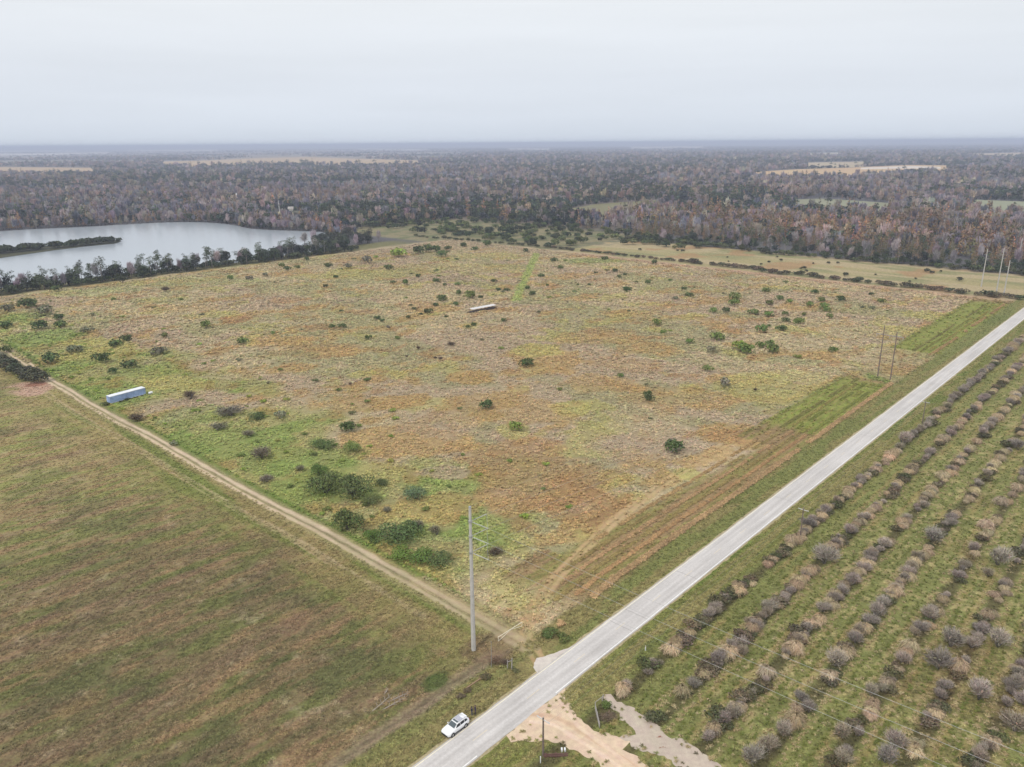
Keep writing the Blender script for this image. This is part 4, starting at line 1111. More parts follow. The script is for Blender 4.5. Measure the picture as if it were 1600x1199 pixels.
# low grass of the mown field, verges and orchard lanes
P_, T_, S_ = [], [], []
for (a0, a1, b0, b1, n, dr, pw, h) in [(-45, 30, -330, -10, 120000, 125, 1.5, .20), (-30, 440, -8, -.75, 12000, 130, 1.2, .26), (-20, 440, 6.1, 11, 12000, 130, 1.2, .22), (-40, 400, 11, 80, 80000, 120, 1.4, .30)]:
    s, t, p, d = grass_points(a0, a1, b0, b1, n, dr, pw)
    if b0 > 0:
        jp = p + rg.normal(0, .75, p.shape)
        k = ~(in_poly(jp[:, 0], jp[:, 1], [tuple(q) for q in SAND]) | in_poly(jp[:, 0], jp[:, 1], [tuple(q) for q in SPUR]))
        s, t, p, d = s[k], t[k], p[k], d[k]
    if b1 == -.75:
        k = ~((s > 25.5) & (s < 38) & (t > -4.2)); s, t, p, d = s[k], t[k], p[k], d[k]
    if a1 == 30:
        k = (fbm(s / 3, t / 1.5, 130) > .36) & ~((t > -10) & (s > 24)); s, t, p, d = s[k], t[k], p[k], d[k]
    c = ground_colour(p[:, 0], p[:, 1]) / K_G * .80 * 1.30 * rg.uniform(.6, 1.35, len(s))[:, None]
    if a0 == -40:
        straw = (rg.random(len(s)) < .26 * (fbm(s / 12, t / 3, 141) > .45)) & (t > 18)
        c[straw] = lin((184, 166, 126)) * .95 * rg.uniform(.8, 1.1, straw.sum())[:, None]
    if a0 == -40:
        rr_ = np.abs(((t - 13.4) / 7.7 + .5) % 1 - .5) * 7.7
        ln_ = (np.abs(rr_ - 1.9) < .45) & (rg.random(len(s)) < .75) & (t > 18)
        c[ln_] = lin((178, 158, 116)) * .95 * rg.uniform(.8, 1.1, ln_.sum())[:, None]
        lw_ = np.abs(rr_ - 3.0) < .35
        c[lw_] = lin((112, 118, 58)) * rg.uniform(.8, 1.1, lw_.sum())[:, None]
    P_.append(p); T_.append(c); S_.append(np.column_stack([rg.uniform(.5, .95, len(s))] * 2 + [rg.uniform(.6, 1.2, len(s)) * h / .5]))
P_ = np.concatenate(P_); T_ = np.concatenate(T_); S_ = np.concatenate(S_)
o = scatter('low_grass', FINE, np.column_stack([P_, np.zeros(len(P_))]), S_, rg.uniform(0, 6.28, len(P_)), rg.integers(0, 4, len(P_)), np.clip(T_, .01, .8))
tag(o, 'short green and brown grass of the mown field, verges and orchard lanes', 'grass', kind='stuff')
print('low tufts', len(P_))
# windrow: the long raked ridge of dead grass between the hay strip and the verge
SL, TL, CLR, HL = [], [], [], []
for (t0, n, s0, s1, cA, hh, wid) in [(-8.0, 5200, 40, 236, (184, 154, 114), 1.0, .28), (-8.6, 2600, 286, 428, (170, 142, 100), .9, .3), (-11.2, 2000, 50, 165, (172, 138, 98), .5, .16), (-13.4, 1800, 46, 165, (150, 132, 84), .5, .16), (-15.7, 1600, 48, 165, (174, 142, 104), .5, .16), (-18.0, 1500, 56, 160, (146, 128, 82), .45, .16),
        (-20.4, 1500, 70, 160, (166, 138, 96), .5, .2), (-10.8, 1300, 166, 232, (128, 132, 66), .55, .2), (-13.0, 1300, 166, 232, (142, 140, 72), .55, .2), (-15.2, 1300, 168, 230, (122, 126, 62), .55, .2), (-17.4, 1300, 170, 226, (146, 136, 78), .55, .2), (-19.4, 1600, 166, 236, (128, 124, 70), .6, .2),
        (-11.0, 1500, 290, 425, (150, 140, 80), .6, .2), (-13.4, 1500, 290, 425, (132, 130, 68), .6, .2), (-16.0, 1500, 290, 425, (130, 124, 74), .6, .2)]:
    q = rg.uniform(s0, s1, n); q = q[vnoise(q / 7, q * 0 + t0, 140) > .26]
    SL.append(q); TL.append(t0 + rg.normal(0, wid, len(q)) + np.interp(q, [40, 60, 90, 165, 240, 430], [2.2, .6, .0, .2, -.6, -1.2]) + (vnoise(q / 30, q * 0, 143) - .5) * .8)
    CLR.append(np.tile(lin(cA), (len(q), 1))); HL.append(np.full(len(q), hh))
s = np.concatenate(SL); t = np.concatenate(TL); CLR = np.concatenate(CLR); HL = np.concatenate(HL)
p = O_[None] + s[:, None] * E_ + t[:, None] * N_
tc_ = CLR * .8 * 1.3 * (rg.uniform(.7, 1.2, len(s)) * (.75 + .5 * fbm(s / 6, t / 2, 144)))[:, None]
o = scatter('windrow_grass', TUFT, np.column_stack([p, np.zeros(len(s))]), np.column_stack([rg.uniform(.5, .95, len(s))] * 2 + [rg.uniform(.7, 1.2, len(s)) * HL]), rg.uniform(0, 6.28, len(s)), rg.integers(0, 4, len(s)), np.clip(tc_, .01, .8))
tag(o, 'raked ridges of brown and green grass along the roadside hay strip', 'grass', kind='stuff')

# far woods
rf = np.random.default_rng(77)
def low_tree(kind, i):
    j = 300 + i
    if kind == 'oak': c = crown_mesh('far_oak', tall_lobes(j, 9, 5.0, .05), 110, .95, j, low=-.7); t = mb_mesh(trunk_mb(6, .3, 1, j, crown_r=3), 't', M_BARK)
    elif kind == 'cypress': c = crown_mesh('far_cypress', conifer_lobes(j, 14, 3.1), 110, .72, j, aspect=.5, low=-.9); t = mb_mesh(trunk_mb(12, .25, 1, j, .02, 2), 't', M_GREYBARK)
    elif kind == 'pine': c = crown_mesh('far_pine', pine_lobes(j, 14, 3.8), 80, .72, j, aspect=.5, low=-.8); t = mb_mesh(trunk_mb(13, .22, 1, j, .03, 2), 't', M_GREYBARK)
    else: c = twig_mesh('far_bare', tall_lobes(j, 12, 4.2), 120, .24, j, lo=.3); t = mb_mesh(trunk_mb(10, .22, 2, j, .03, 2.5), 't', M_GREYBARK)
    return join_meshes('far_' + kind, c, t)
FAR = [low_tree('oak', 0), low_tree('oak', 1), low_tree('cypress', 2), low_tree('cypress', 3), low_tree('pine', 4), low_tree('bare', 5), low_tree('bare', 6), low_tree('bare', 7)]
PX, PS, PK, PT = [], [], [], []
for d0, d1, spacing, big_ in [(520, 1000, 6.4, 1.0), (1000, 1800, 8.2, 1.08), (1800, 3200, 12.5, 1.3), (3200, 6500, 24, 1.9), (6500, 14000, 60, 3.2)]:
    half = R(44)
    area = half * (d1 * d1 - d0 * d0)
    n = int(area / spacing ** 2)
    dd = np.sqrt(rf.uniform(d0 * d0, d1 * d1, n)); aa = rf.uniform(-half, half, n)
    x = dd * np.sin(aa); y = dd * np.cos(aa)
    s, t = ST(x, y)
    ok = ~((s < 536) & (t > -475))                                   # the parcel, the orchard, the strip
    ok &= ~((s < 600) & (t > -350) & (s > 530) & (t < 25))           # front of the cypress wood stands there one by one
    ok &= ~((s > 400) & (s < 585) & (t > -600) & (t < -330))         # scrub
    ok &= ~((s < 415) & (s > 310) & (t > -545) & (t <= -475))
    ok &= ~((s < 340) & (t > -505))
    ok &= ~in_poly(x, y, [tuple(q) for q in LAKE])
    ok &= ~in_clear(x, y)
    ok &= ~((t > -35) & (t < 40) & (s > 500) & (s < 1500) & (s < 760))   # the road and line go on
    ok &= ~((dd > 4600) & (x < -.06 * y) & (fbm(x / 900, y / 350, 204) < .56))   # open country on that side
    g1 = fbm(x / 300, y / 300, 201); g2 = fbm(x / 120, y / 120, 202); g3 = fbm(x / 650, y / 420, 203)
    ok &= rf.random(n) < np.clip(.55 + 1.6 * (g2 - .33), .25, 1)
    x, y, s, t, dd, g1, g2, g3 = (q[ok] for q in (x, y, s, t, dd, g1, g2, g3))
    n = len(x)
    u = rf.random(n)
    wood = (s > 590) & (s < 880 + 160 * (g3 - .5)) & (t > -420 + (g1 - .5) * 200) & (t < 200)
    dark = (g1 * .5 + g2 * .5) > .515
    kind = np.where(dark, np.where(u < .66, 0, np.where(u < .82, 4, np.where(u < .95, 5, 2))), np.where(u < .12, 0, np.where(u < .17, 4, np.where(u < .84, 5, 2))))
    kind = np.where(wood, np.where(u < .58, 2, np.where(u < .90, 5, 0)), kind)
    pick = kind + np.where(kind == 5, rf.integers(0, 3, n), np.where(kind == 4, 0, rf.integers(0, 2, n)))
    pal = {0: OK + [(66, 80, 64), (58, 64, 70)], 2: CY + [(152, 116, 88), (150, 122, 94)], 4: PI, 5: [(154, 141, 146), (134, 128, 136), (166, 148, 143), (146, 130, 122), (108, 106, 114), (164, 150, 134)]}
    tt = np.zeros((n, 3))
    for kk, cs in pal.items():
        m_ = kind == kk
        tt[m_] = np.array([lin(c) for c in cs])[rf.integers(0, len(cs), m_.sum())]
    clump = fbm(x / 70, y / 70, 205); warm = fbm(x / 160, y / 110, 206) - .5
    tt = tt * K_L * (rf.normal(1, .16, n) * (.55 + .85 * clump))[:, None] * (1 + rf.normal(0, .05, (n, 3))) * (1 + warm[:, None] * np.array((.35, .05, -.3)))
    sc = big_ * rf.choice([.55, .8, 1.0, 1.35], n, p=[.15, .35, .35, .15]) * rf.uniform(.9, 1.1, n) * np.where(wood, 1.0, 1)
    PX.append(np.column_stack([x, y, np.zeros(n)])); PS.append(np.column_stack([sc, sc, sc * np.where(dd > 2500, .8, 1) * np.where(dd > 6500, .42, 1)])); PK.append(pick); PT.append(tt)
PX = np.concatenate(PX); PS = np.concatenate(PS); PK = np.concatenate(PK); PT = np.clip(np.concatenate(PT), .012, .7)
o = scatter('far_woods', FAR, PX, PS, rf.uniform(0, 6.28, len(PX)), PK, PT)
tag(o, 'far mixed woods of dark evergreens, grey leafless and rust-brown trees to the horizon', 'woods', kind='stuff')
print('far trees', len(PX))

# ------------------------------------------------------------------ orchard of dead citrus trees
ro = np.random.default_rng(31)
CIT = [twig_mesh('citrus_twigs', lob(400 + i, 8, 1.0, 1.35, .6, .0), 900, .013, 410 + i, 140, .10) for i in range(5)]
MOUND = [mound_mesh('grass_mound', 1.0, 1.1, 760, 430 + i, .017) for i in range(5)]
BRAM = [crown_mesh('bramble', lob(440 + i, 7, 1.0, 1.0, .65, .0), 380, .12, 450 + i) for i in range(3)]
GREYS = [(164, 153, 143), (150, 140, 132), (172, 160, 149), (156, 144, 128)]
STRAW = [(188, 168, 136), (172, 152, 124), (180, 160, 132), (162, 146, 122)]
bigs = [(1288, 878, 42), (1458, 843, 38), (1559, 880, 46), (1544, 898, 24), (1486, 1008, 46), (1465, 1042, 46), (1528, 1090, 46), (1586, 1140, 54), (1368, 960, 34), (1336, 1002, 30), (1305, 1038, 36), (1313, 1150, 36), (1396, 1166, 42), (1383, 1188, 42),
        (1223, 1146, 36), (1200, 1170, 38), (1177, 1190, 42), (1253, 1092, 28), (1559, 1008, 42), (1360, 1084, 30), (1286, 953, 26), (1316, 926, 24), (1410, 692, 30), (1160, 1020, 26), (1012, 1052, 20), (1084, 1072, 24), (1105, 1155, 26), (1430, 990, 20), (1600, 1100, 40), (1590, 700, 26)]
busy = []
ORD = ['first', 'second', 'third', 'fourth', 'fifth', 'sixth', 'seventh', 'eighth', 'ninth']
def row_of(p):
    return int(min(8, max(0, round((ST(p[0], p[1])[1] - 13.4) / 7.7))))
def citrus(p, rad, k):
    row = ORD[row_of(p)]; size = 'large' if rad > 1.75 else 'small'
    plant('citrus_tree', '%s grey leafless citrus tree in the %s orchard row from the road' % (size, row), 'tree',
          '%s dead citrus trees of the %s orchard row' % (size, row), p, (rad, rad, rad * ro.uniform(.85, 1.1)), ro.uniform(0, 6.28), tint(GREYS[k % 4], ro, .08, .02), CIT[k % 5], GSTEM[k % 3], 'twigs', 'trunk')
for k, (px, py, wd) in enumerate(bigs):
    p = G(px, py + 3); rad = wd / pxm(py) / 2 * 1.0
    busy.append((p[0], p[1], rad)); citrus(p, rad, k)
CAND = []
for row in range(0, 8):
    t0 = 13.4 + 7.7 * row
    s = 31.5 if row == 0 else 29 + ro.random() * 2
    while s < 400:
        gap = ro.uniform(2.5, 7) if ro.random() < (.02 if row < 2 else .05 if row < 4 else .12) else 0
        s += ro.uniform(1.0, 1.65) * (.55 if row < 3 and s < 95 else .72 if row == 0 and s < 150 else .85 if s < 130 else 1) + gap + (ro.uniform(.4, 1.0) if s > 150 else .1)
        t = t0 + ro.normal(0, .38)
        p = W(s, t)
        if p[0] > p[1] * .645 + 23 or p[1] < 82: continue
        if in_poly(np.array([p[0]]), np.array([p[1]]), [tuple(q) for q in SPUR])[0]: continue
        near = min((math.hypot(p[0] - b_[0], p[1] - b_[1]) - b_[2] for b_ in busy), default=9)
        if near < .3: continue
        z = fbm(np.array([s / 13]), np.array([row * 3.7]), 301)[0]; u = ro.random()
        rad = ro.choice([ro.uniform(.6, .9), ro.uniform(.85, 1.2), ro.uniform(1.1, 1.5)], p=[.3, .5, .2]) * (1.25 if s > 150 else 1.08)
        dark = (.55 if s < 95 else .18) if row == 0 else (.6 if (row == 1 and s < 66) else .5 if (row == 2 and s < 50) else .24)
        kd = 'bramble' if u < dark else 'mound' if z + (u - .5) * .55 > (.60 if row == 0 else .52) else 'citrus'
        CAND.append((math.hypot(p[0], p[1]), kd, row, p, rad))
CAND.sort(key=lambda q: q[0])
cnt = {'bramble': 0, 'mound': 0, 'citrus': len(bigs)}
REST = []
for dist_, kd, row, p, rad in CAND:
    cnt[kd] += 1; k = cnt[kd]
    if k > 298:
        REST.append((kd, p, rad)); continue
    if kd == 'bramble':
        r_ = rad * 1.35
        plant('bramble_bush', 'low dark bramble in the %s orchard row from the road' % ORD[row], 'bush', 'brambles of the %s orchard row' % ORD[row], p, (r_, r_, r_ * .62), ro.uniform(0, 6.28), tint(((92, 84, 64), (82, 82, 56), (108, 96, 78))[ro.integers(3)], ro), BRAM[k % 3])
    elif kd == 'mound':
        plant('grass_mound', 'straw-coloured grass drooping over a stump in the %s orchard row' % ORD[row], 'grass mound', 'grass-covered stumps of the %s orchard row' % ORD[row], p, (rad, rad, rad * ro.uniform(.85, 1.25)), ro.uniform(0, 6.28), tint(STRAW[k % 4], ro, .1, .03), MOUND[k % 5])
    else:
        citrus(p, min(1.74, rad * 1.15), k)
if REST:   # the far ends of the rows
    ms = CIT[:2] + MOUND[:2] + BRAM[:2]
    pk = [{'citrus': 0, 'mound': 2, 'bramble': 4}[q[0]] + int(ro.integers(2)) for q in REST]
    tn = [tint({'citrus': GREYS, 'mound': STRAW, 'bramble': [(92, 84, 64), (82, 82, 56)]}[q[0]][int(ro.integers(2))], ro, .08, .03) for q in REST]
    o = scatter('far_orchard_growth', ms, [(q[1][0], q[1][1], 0) for q in REST], [(q[2] * 1.2, q[2] * 1.2, q[2] * (.8 if q[0] == 'bramble' else 1.15)) for q in REST], ro.uniform(0, 6.28, len(REST)), pk, np.array(tn))
    tag(o, 'grey and straw-coloured growth along the far ends of the orchard rows', 'shrubs', kind='stuff')
n_m, n_g, n_br = cnt['mound'], cnt['citrus'], cnt['bramble']
print('orchard counts', n_m, n_g, n_br)

# ------------------------------------------------------------------ things
M_WHITE = plain('white_paint', (0.78, 0.79, 0.80), .35, vary=.05)
M_CARWHITE = plain('car_paint', (0.80, 0.80, 0.81), .18, vary=.02)
M_GLASS = plain('dark_glass', (0.02, 0.024, 0.03), .06, vary=.02)
M_SHIELD = plain('windscreen_glass', (0.08, 0.10, 0.11), .05, vary=.02)
M_BLACK = plain('black_plastic', (0.025, 0.025, 0.028), .6, vary=.1)
M_RUBBER = plain('tyre_rubber', (0.022, 0.022, 0.022), .85, vary=.2)
M_ALLOY = plain('alloy', (0.45, 0.45, 0.47), .35, .8, vary=.1)
M_LAMP = plain('lamp_lens', (0.75, 0.76, 0.78), .15, vary=.05)
M_RED = plain('red_lens', (0.30, 0.02, 0.02), .25, vary=.05)
M_CONC = plain('pole_concrete', (0.50, 0.48, 0.45), .85, vary=.12, scale=1.2, bump=.2)
M_STEEL = plain('galvanised_steel', (0.46, 0.47, 0.48), .5, .6, vary=.12)
M_PORC = plain('pale_insulator', (0.52, 0.52, 0.50), .4, vary=.05)
M_WIRE = plain('aluminium_wire', (0.30, 0.30, 0.30), .5, .5, vary=.1)
M_WOOD = plain('weathered_wood', (0.20, 0.155, 0.13), .9, vary=.3, scale=5, bump=.3)
M_GREYWOOD = plain('grey_wood', (0.36, 0.33, 0.31), .9, vary=.25, scale=5, bump=.3)
M_REDWOOD = plain('brown_rail_wood', (0.17, 0.085, 0.075), .85, vary=.25, scale=4)
M_CREAM = plain('cream_tube_paint', (0.78, 0.72, 0.56), .5, vary=.12)
M_TRAILER = plain('trailer_side', (0.33, 0.44, 0.70), .45, vary=.3, scale=.6)
M_TRAILER_ROOF = plain('trailer_roof', (0.74, 0.76, 0.80), .5, vary=.1, scale=.9)
M_TIN = plain('pale_roof_sheet', (0.66, 0.63, 0.61), .5, .1, vary=.16, scale=1.0)
M_RUST = plain('rusty_frame', (0.09, 0.065, 0.055), .8, vary=.35, scale=2)
M_HOUSE = plain('pale_house_wall', (0.74, 0.72, 0.69), .7)
M_ROOF = plain('light_house_roof', (0.70, 0.69, 0.67), .6)

# --- parked car
def make_car(p, rz):
    c = thing('parked_car', 'white family car with dark windows parked on the grass verge', 'car', p, rz)
    L_, Wd = 4.55, 1.82
    # body: cross sections from nose to tail: x, half width, bottom z, shoulder z
    st = [(2.27, .60, .42, .62), (2.20, .76, .28, .80), (1.95, .88, .24, .92), (1.3, .91, .23, 1.00), (.75, .91, .23, 1.04), (0, .91, .23, 1.03), (-1.0, .91, .23, 1.05), (-1.7, .90, .25, 1.08), (-2.1, .86, .30, 1.10), (-2.25, .74, .42, 1.02)]
    v = []; f = []; n = 10
    for x, w, b0, sh in st:
        prof = [(-w * .82, b0), (-w, b0 + .16), (-w, sh * .62), (-w * .97, sh - .06), (-w * .80, sh), (w * .80, sh), (w * .97, sh - .06), (w, sh * .62), (w, b0 + .16), (w * .82, b0)]
        v += [(x, yy, zz) for yy, zz in prof]
    for i in range(len(st) - 1):
        for k in range(n):
            q = (k + 1) % n
            f.append((i * n + k, i * n + q, (i + 1) * n + q, (i + 1) * n + k))
    f.append(tuple(range(n))); f.append(tuple((len(st) - 1) * n + k for k in range(n)))
    mb = MB(); mb.v = v; mb.f = f; body = mb.build('body', M_CARWHITE, c, True)
    # cabin: white pillars and roof
    cb = [(.92, .74, 1.02), (.20, .64, 1.50), (-.2, .64, 1.58), (-1.1, .64, 1.60), (-1.75, .62, 1.52), (-2.12, .72, 1.06)]
    v = []; f = []
    for x, w, z in cb: v += [(x, -w - (.12 if z > 1.2 else 0) * 0, z), (x, w, z)]
    base = [(.92, .80), (.20, .84), (-.2, .84), (-1.1, .84), (-1.75, .82), (-2.12, .78)]
    for x, w in base: v += [(x, -w, 1.0), (x, w, 1.0)]
    for i in range(5):
        f += [(2 * i, 2 * i + 1, 2 * i + 3, 2 * i + 2), (2 * i, 2 * i + 2, 12 + 2 * i + 2, 12 + 2 * i), (2 * i + 1, 12 + 2 * i + 1, 12 + 2 * i + 3, 2 * i + 3)]
    f += [(0, 12, 13, 1), (10, 11, 23, 22)]
    mb = MB(); mb.v = v; mb.f = f; mb.build('cabin', M_CARWHITE, c, True)
    def quad4(nm, pts, mat, off):
        q = MB().poly([Vector(a) + Vector(off) for a in pts]); return q.build(nm, mat, c)
    quad4('windscreen', [(.86, -.66, 1.075), (.86, .66, 1.075), (.24, .58, 1.475), (.24, -.58, 1.475)], M_SHIELD, (.014, 0, .016))
    quad4('rear_window', [(-1.80, -.55, 1.46), (-1.80, .55, 1.46), (-2.07, .62, 1.13), (-2.07, -.62, 1.13)], M_GLASS, (-.014, 0, .01))
    quad4('sunroof', [(.10, -.50, 1.545), (.10, .50, 1.545), (-.2, .50, 1.595), (-.2, -.50, 1.595)], M_SHIELD, (0, 0, .012))
    quad4('roof_reflection_panel', [(-.28, -.50, 1.592), (-.28, .50, 1.592), (-1.1, .50, 1.612), (-1.1, -.50, 1.612)], plain('roof_reflection_grey', (.42, .42, .48), .25), (0, 0, .012))  # roof panel with the sky's lilac-grey reflection put into its colour
    for sg in (-1, 1):
        for a0, a1 in ((.62, -.28), (-.36, -1.12), (-1.20, -1.78)):
            zt = lambda x: 1.02 + (.92 - x) / .72 * .48 - .05 if x > .2 else 1.49
            top0 = min(1.49, zt(a0)); top1 = min(1.49, 1.49 if a1 > -1.2 else 1.40)
            yb, yt = .83, .655
            def yy(z): return (yb + (yt - yb) * (z - 1.0) / .55) + .016
            pts = [(a0 + .02, sg * yy(1.07), 1.07), (a1, sg * yy(1.07), 1.07), (a1 if a1 > -1.2 else a1 + .12, sg * yy(top1), top1), (a0 - (.30 if a0 > .3 else 0), sg * yy(1.45 if a0 > .3 else top0), 1.45 if a0 > .3 else top0)]
            MB().poly(pts).build('side_window', M_GLASS, c)
        MB().tube([(.05, sg * .60, 1.60), (-.1, sg * .60, 1.66), (-1.5, sg * .60, 1.67), (-1.65, sg * .60, 1.60)], .022, 6).build('roof_rail', M_ALLOY, c)
        MB().box((.62, sg * .98, 1.08), (.16, .16, .13), taper=.8).build('wing_mirror', M_CARWHITE, c)
        MB().box((2.12, sg * .64, .74), (.22, .30, .13), rz=-sg * .35, taper=.8).build('headlight', M_LAMP, c)
        MB().box((-2.19, sg * .68, .93), (.14, .24, .22), rz=sg * .3, taper=.85).build('tail_light', M_RED, c)
        MB().box((-.1, sg * .915, .36), (2.0, .04, .16)).build('sill', M_BLACK, c)
        for wx in (1.36, -1.32):
            MB().lathe([(.335, -.115), (.39, -.10), (.395, .0), (.39, .10), (.335, .115)], 16, 'Y', (wx, sg * .868, .365)).build('wheel_arch', M_BLACK, c)
            wh = thing_part('wheel', c, (wx, sg * .82, .335))
            MB().lathe([(.20, -.11), (.30, -.115), (.335, -.07), (.335, .07), (.30, .115), (.20, .11), (.20, -.11)], 18, 'Y').build('tyre', M_RUBBER, wh, True)
            r_ = MB().lathe([(.0, sg * .05), (.07, sg * .085), (.09, sg * .08), (.20, sg * .10), (.21, -sg * .08)], 12, 'Y')
            r_.build('rim', M_ALLOY, wh)
    MB().box((2.24, 0, .48), (.12, 1.25, .26), taper=.9).build('bumper_grille', M_BLACK, c)
    MB().box((-2.24, 0, .50), (.10, 1.3, .24), taper=.9).build('rear_bumper', M_BLACK, c)
    MB().box((-2.275, 0, .80), (.02, .50, .13)).build('number_plate', M_LAMP, c)
    MB().box((-1.80, 0, 1.545), (.30, 1.1, .035), ry=-.12).build('spoiler', M_CARWHITE, c)
    return c
def thing_part(name, parent, loc):
    o = bpy.data.objects.new(name, None); COL.objects.link(o); o.parent = parent; o.location = loc; o.empty_display_size = .2; return o
wm = (G(707.2, 1150.5) + G(726.5, 1136.4)) / 2
make_car(wm - N_ * .72, TH + math.pi)

# --- two people behind the car
def person(label, p, face, shirt, trousers, hair_c, arms):
    """one continuous skinned body; materials by height"""
    J = {'pelvis': (0, 0, .95), 'waist': (0, 0, 1.08), 'chest': (.01, 0, 1.30), 'neck0': (0, 0, 1.45), 'neck': (.01, 0, 1.52), 'head': (.03, 0, 1.62), 'crown': (.015, 0, 1.74)}
    Rr = {'pelvis': .155, 'waist': .135, 'chest': .16, 'neck0': .085, 'neck': .06, 'head': .10, 'crown': .075}
    E2 = [('pelvis', 'waist'), ('waist', 'chest'), ('chest', 'neck0'), ('neck0', 'neck'), ('neck', 'head'), ('head', 'crown')]
    for sg, nm in ((-1, 'r'), (1, 'l')):
        el, wr = arms[0 if sg < 0 else 1]
        J.update({'hip' + nm: (0, sg * .10, .88), 'knee' + nm: (.02, sg * .12, .50), 'ankle' + nm: (-.01, sg * .13, .10), 'toe' + nm: (.16, sg * .15, .045), 'sh' + nm: (0, sg * .19, 1.40),
                  'el' + nm: (el[0], sg * el[1], el[2]), 'wr' + nm: (wr[0], sg * wr[1], wr[2])})
        Rr.update({'hip' + nm: .10, 'knee' + nm: .065, 'ankle' + nm: .045, 'toe' + nm: .038, 'sh' + nm: .075, 'el' + nm: .048, 'wr' + nm: .032})
        E2 += [('pelvis', 'hip' + nm), ('hip' + nm, 'knee' + nm), ('knee' + nm, 'ankle' + nm), ('ankle' + nm, 'toe' + nm), ('neck0', 'sh' + nm), ('sh' + nm, 'el' + nm), ('el' + nm, 'wr' + nm)]
        d = (Vector(wr) - Vector(el)); d = Vector((d.x, sg * d.y, d.z)).normalized(); side = d.cross(Vector((1, 0, .2))).normalized() if abs(d.x) < .9 else Vector((0, 1, 0))
        w0 = Vector(J['wr' + nm]); palm = w0 + d * .07
        J['palm' + nm] = tuple(palm); Rr['palm' + nm] = .03; E2.append(('wr' + nm, 'palm' + nm))
        for q in range(4):
            a = palm + d * .02 + side * (q - 1.5) * .021; b2 = a + d * (.05 + .008 * (1.5 - abs(q - 1.5))); c2 = b2 + d * .028 + Vector((.012, 0, -.004))
            for nn, pt in (('a', a), ('b', b2), ('c', c2)): J['f%s%d%s' % (nm, q, nn)] = tuple(pt); Rr['f%s%d%s' % (nm, q, nn)] = .009
            E2 += [('palm' + nm, 'f%s%da' % (nm, q)), ('f%s%da' % (nm, q), 'f%s%db' % (nm, q)), ('f%s%db' % (nm, q), 'f%s%dc' % (nm, q))]
        th1 = w0 + d * .03 + side * .035; th2 = th1 + d * .035 + side * .018
        J['t%s1' % nm] = tuple(th1); J['t%s2' % nm] = tuple(th2); Rr['t%s1' % nm] = .011; Rr['t%s2' % nm] = .009
        E2 += [('wr' + nm, 't%s1' % nm), ('t%s1' % nm, 't%s2' % nm)]
    names = list(J); idx = {k: i for i, k in enumerate(names)}
    me = bpy.data.meshes.new('skeleton'); me.from_pydata([J[k] for k in names], [(idx[a], idx[b]) for a, b in E2], []); me.update()
    tmp = bpy.data.objects.new('skeleton', me); COL.objects.link(tmp)
    md = tmp.modifiers.new('skin', 'SKIN'); 
    for k in names:
        sv = me.skin_vertices[0].data[idx[k]]; sv.radius = (Rr[k], Rr[k] * (1.0)); sv.use_root = (k == 'pelvis')
    ss = tmp.modifiers.new('sub', 'SUBSURF'); ss.levels = 1; ss.render_levels = 1
    dg = bpy.context.evaluated_depsgraph_get(); ev = tmp.evaluated_get(dg)
    bme = bpy.data.meshes.new_from_object(ev); bpy.data.objects.remove(tmp)
    bme.materials.clear()
    for m_ in (shirt, trousers, plain('skin', (.42, .27, .20), .6), plain('shoe', (.03, .03, .03), .6)): bme.materials.append(m_)
    for pl in bme.polygons:
        c = pl.center
        arm = abs(c.y) > .17 and c.z > .6
        pl.material_index = 3 if c.z < .09 else 1 if (c.z < .97 and not arm) else 2 if c.z > 1.49 else 0
        if arm:
            for nm, sg in (('r', -1), ('l', 1)):
                if c.y * sg > 0 and (Vector(c) - Vector(J['palm' + nm])).length < .135: pl.material_index = 2
        pl.use_smooth = True
    root = thing('person', label, 'person', p, face)
    link('body', bme, None, root)
    h = MB().lathe([(.0, 1.775), (.06, 1.765), (.095, 1.72), (.11, 1.65), (.10, 1.57), (.085, 1.545)], 12, 'Z', (-.012, 0, 0)).build('hair', plain(*hair_c), root, True)
    for sg in (-1, 1):
        MB().lathe([(.0, .014), (.01, .01), (.014, 0)], 8, 'X', (.118, sg * .035, 1.64)).build('eye', M_BLACK, root)
    MB().tube([(.12, 0, 1.65), (.145, 0, 1.605)], [.008, .016], 5).build('nose', plain('skin', (.42, .27, .20)), root)
    MB().box((.12, 0, 1.572), (.012, .05, .01)).build('mouth', plain('lips', (.30, .13, .11)), root)
    return root
NAVY = plain('navy_cloth', (.022, .022, .05), .9, vary=.2); INDIGO = plain('dark_indigo_cloth', (.03, .022, .06), .9, vary=.2); JEAN = plain('dark_trousers', (.035, .035, .06), .9, vary=.2)
pa, pb = G(737.3, 1118.6), G(742.8, 1116.6)
person('person in navy top and grey-blue trousers standing nearer the parked car', pa, R(20), NAVY, plain('grey_trousers', (.09, .09, .13), .9), ('dark_hair', (.03, .024, .02), .7), [((.04, .26, 1.14), (.16, .20, .98)), ((.05, .26, 1.14), (.22, .12, 1.06))])
person('person all in dark indigo clothes standing farther from the parked car', pb, R(195), INDIGO, JEAN, ('brown_hair', (.05, .035, .028), .7), [((0, .25, 1.13), (.04, .27, .88)), ((.02, .25, 1.13), (.10, .25, .90))])

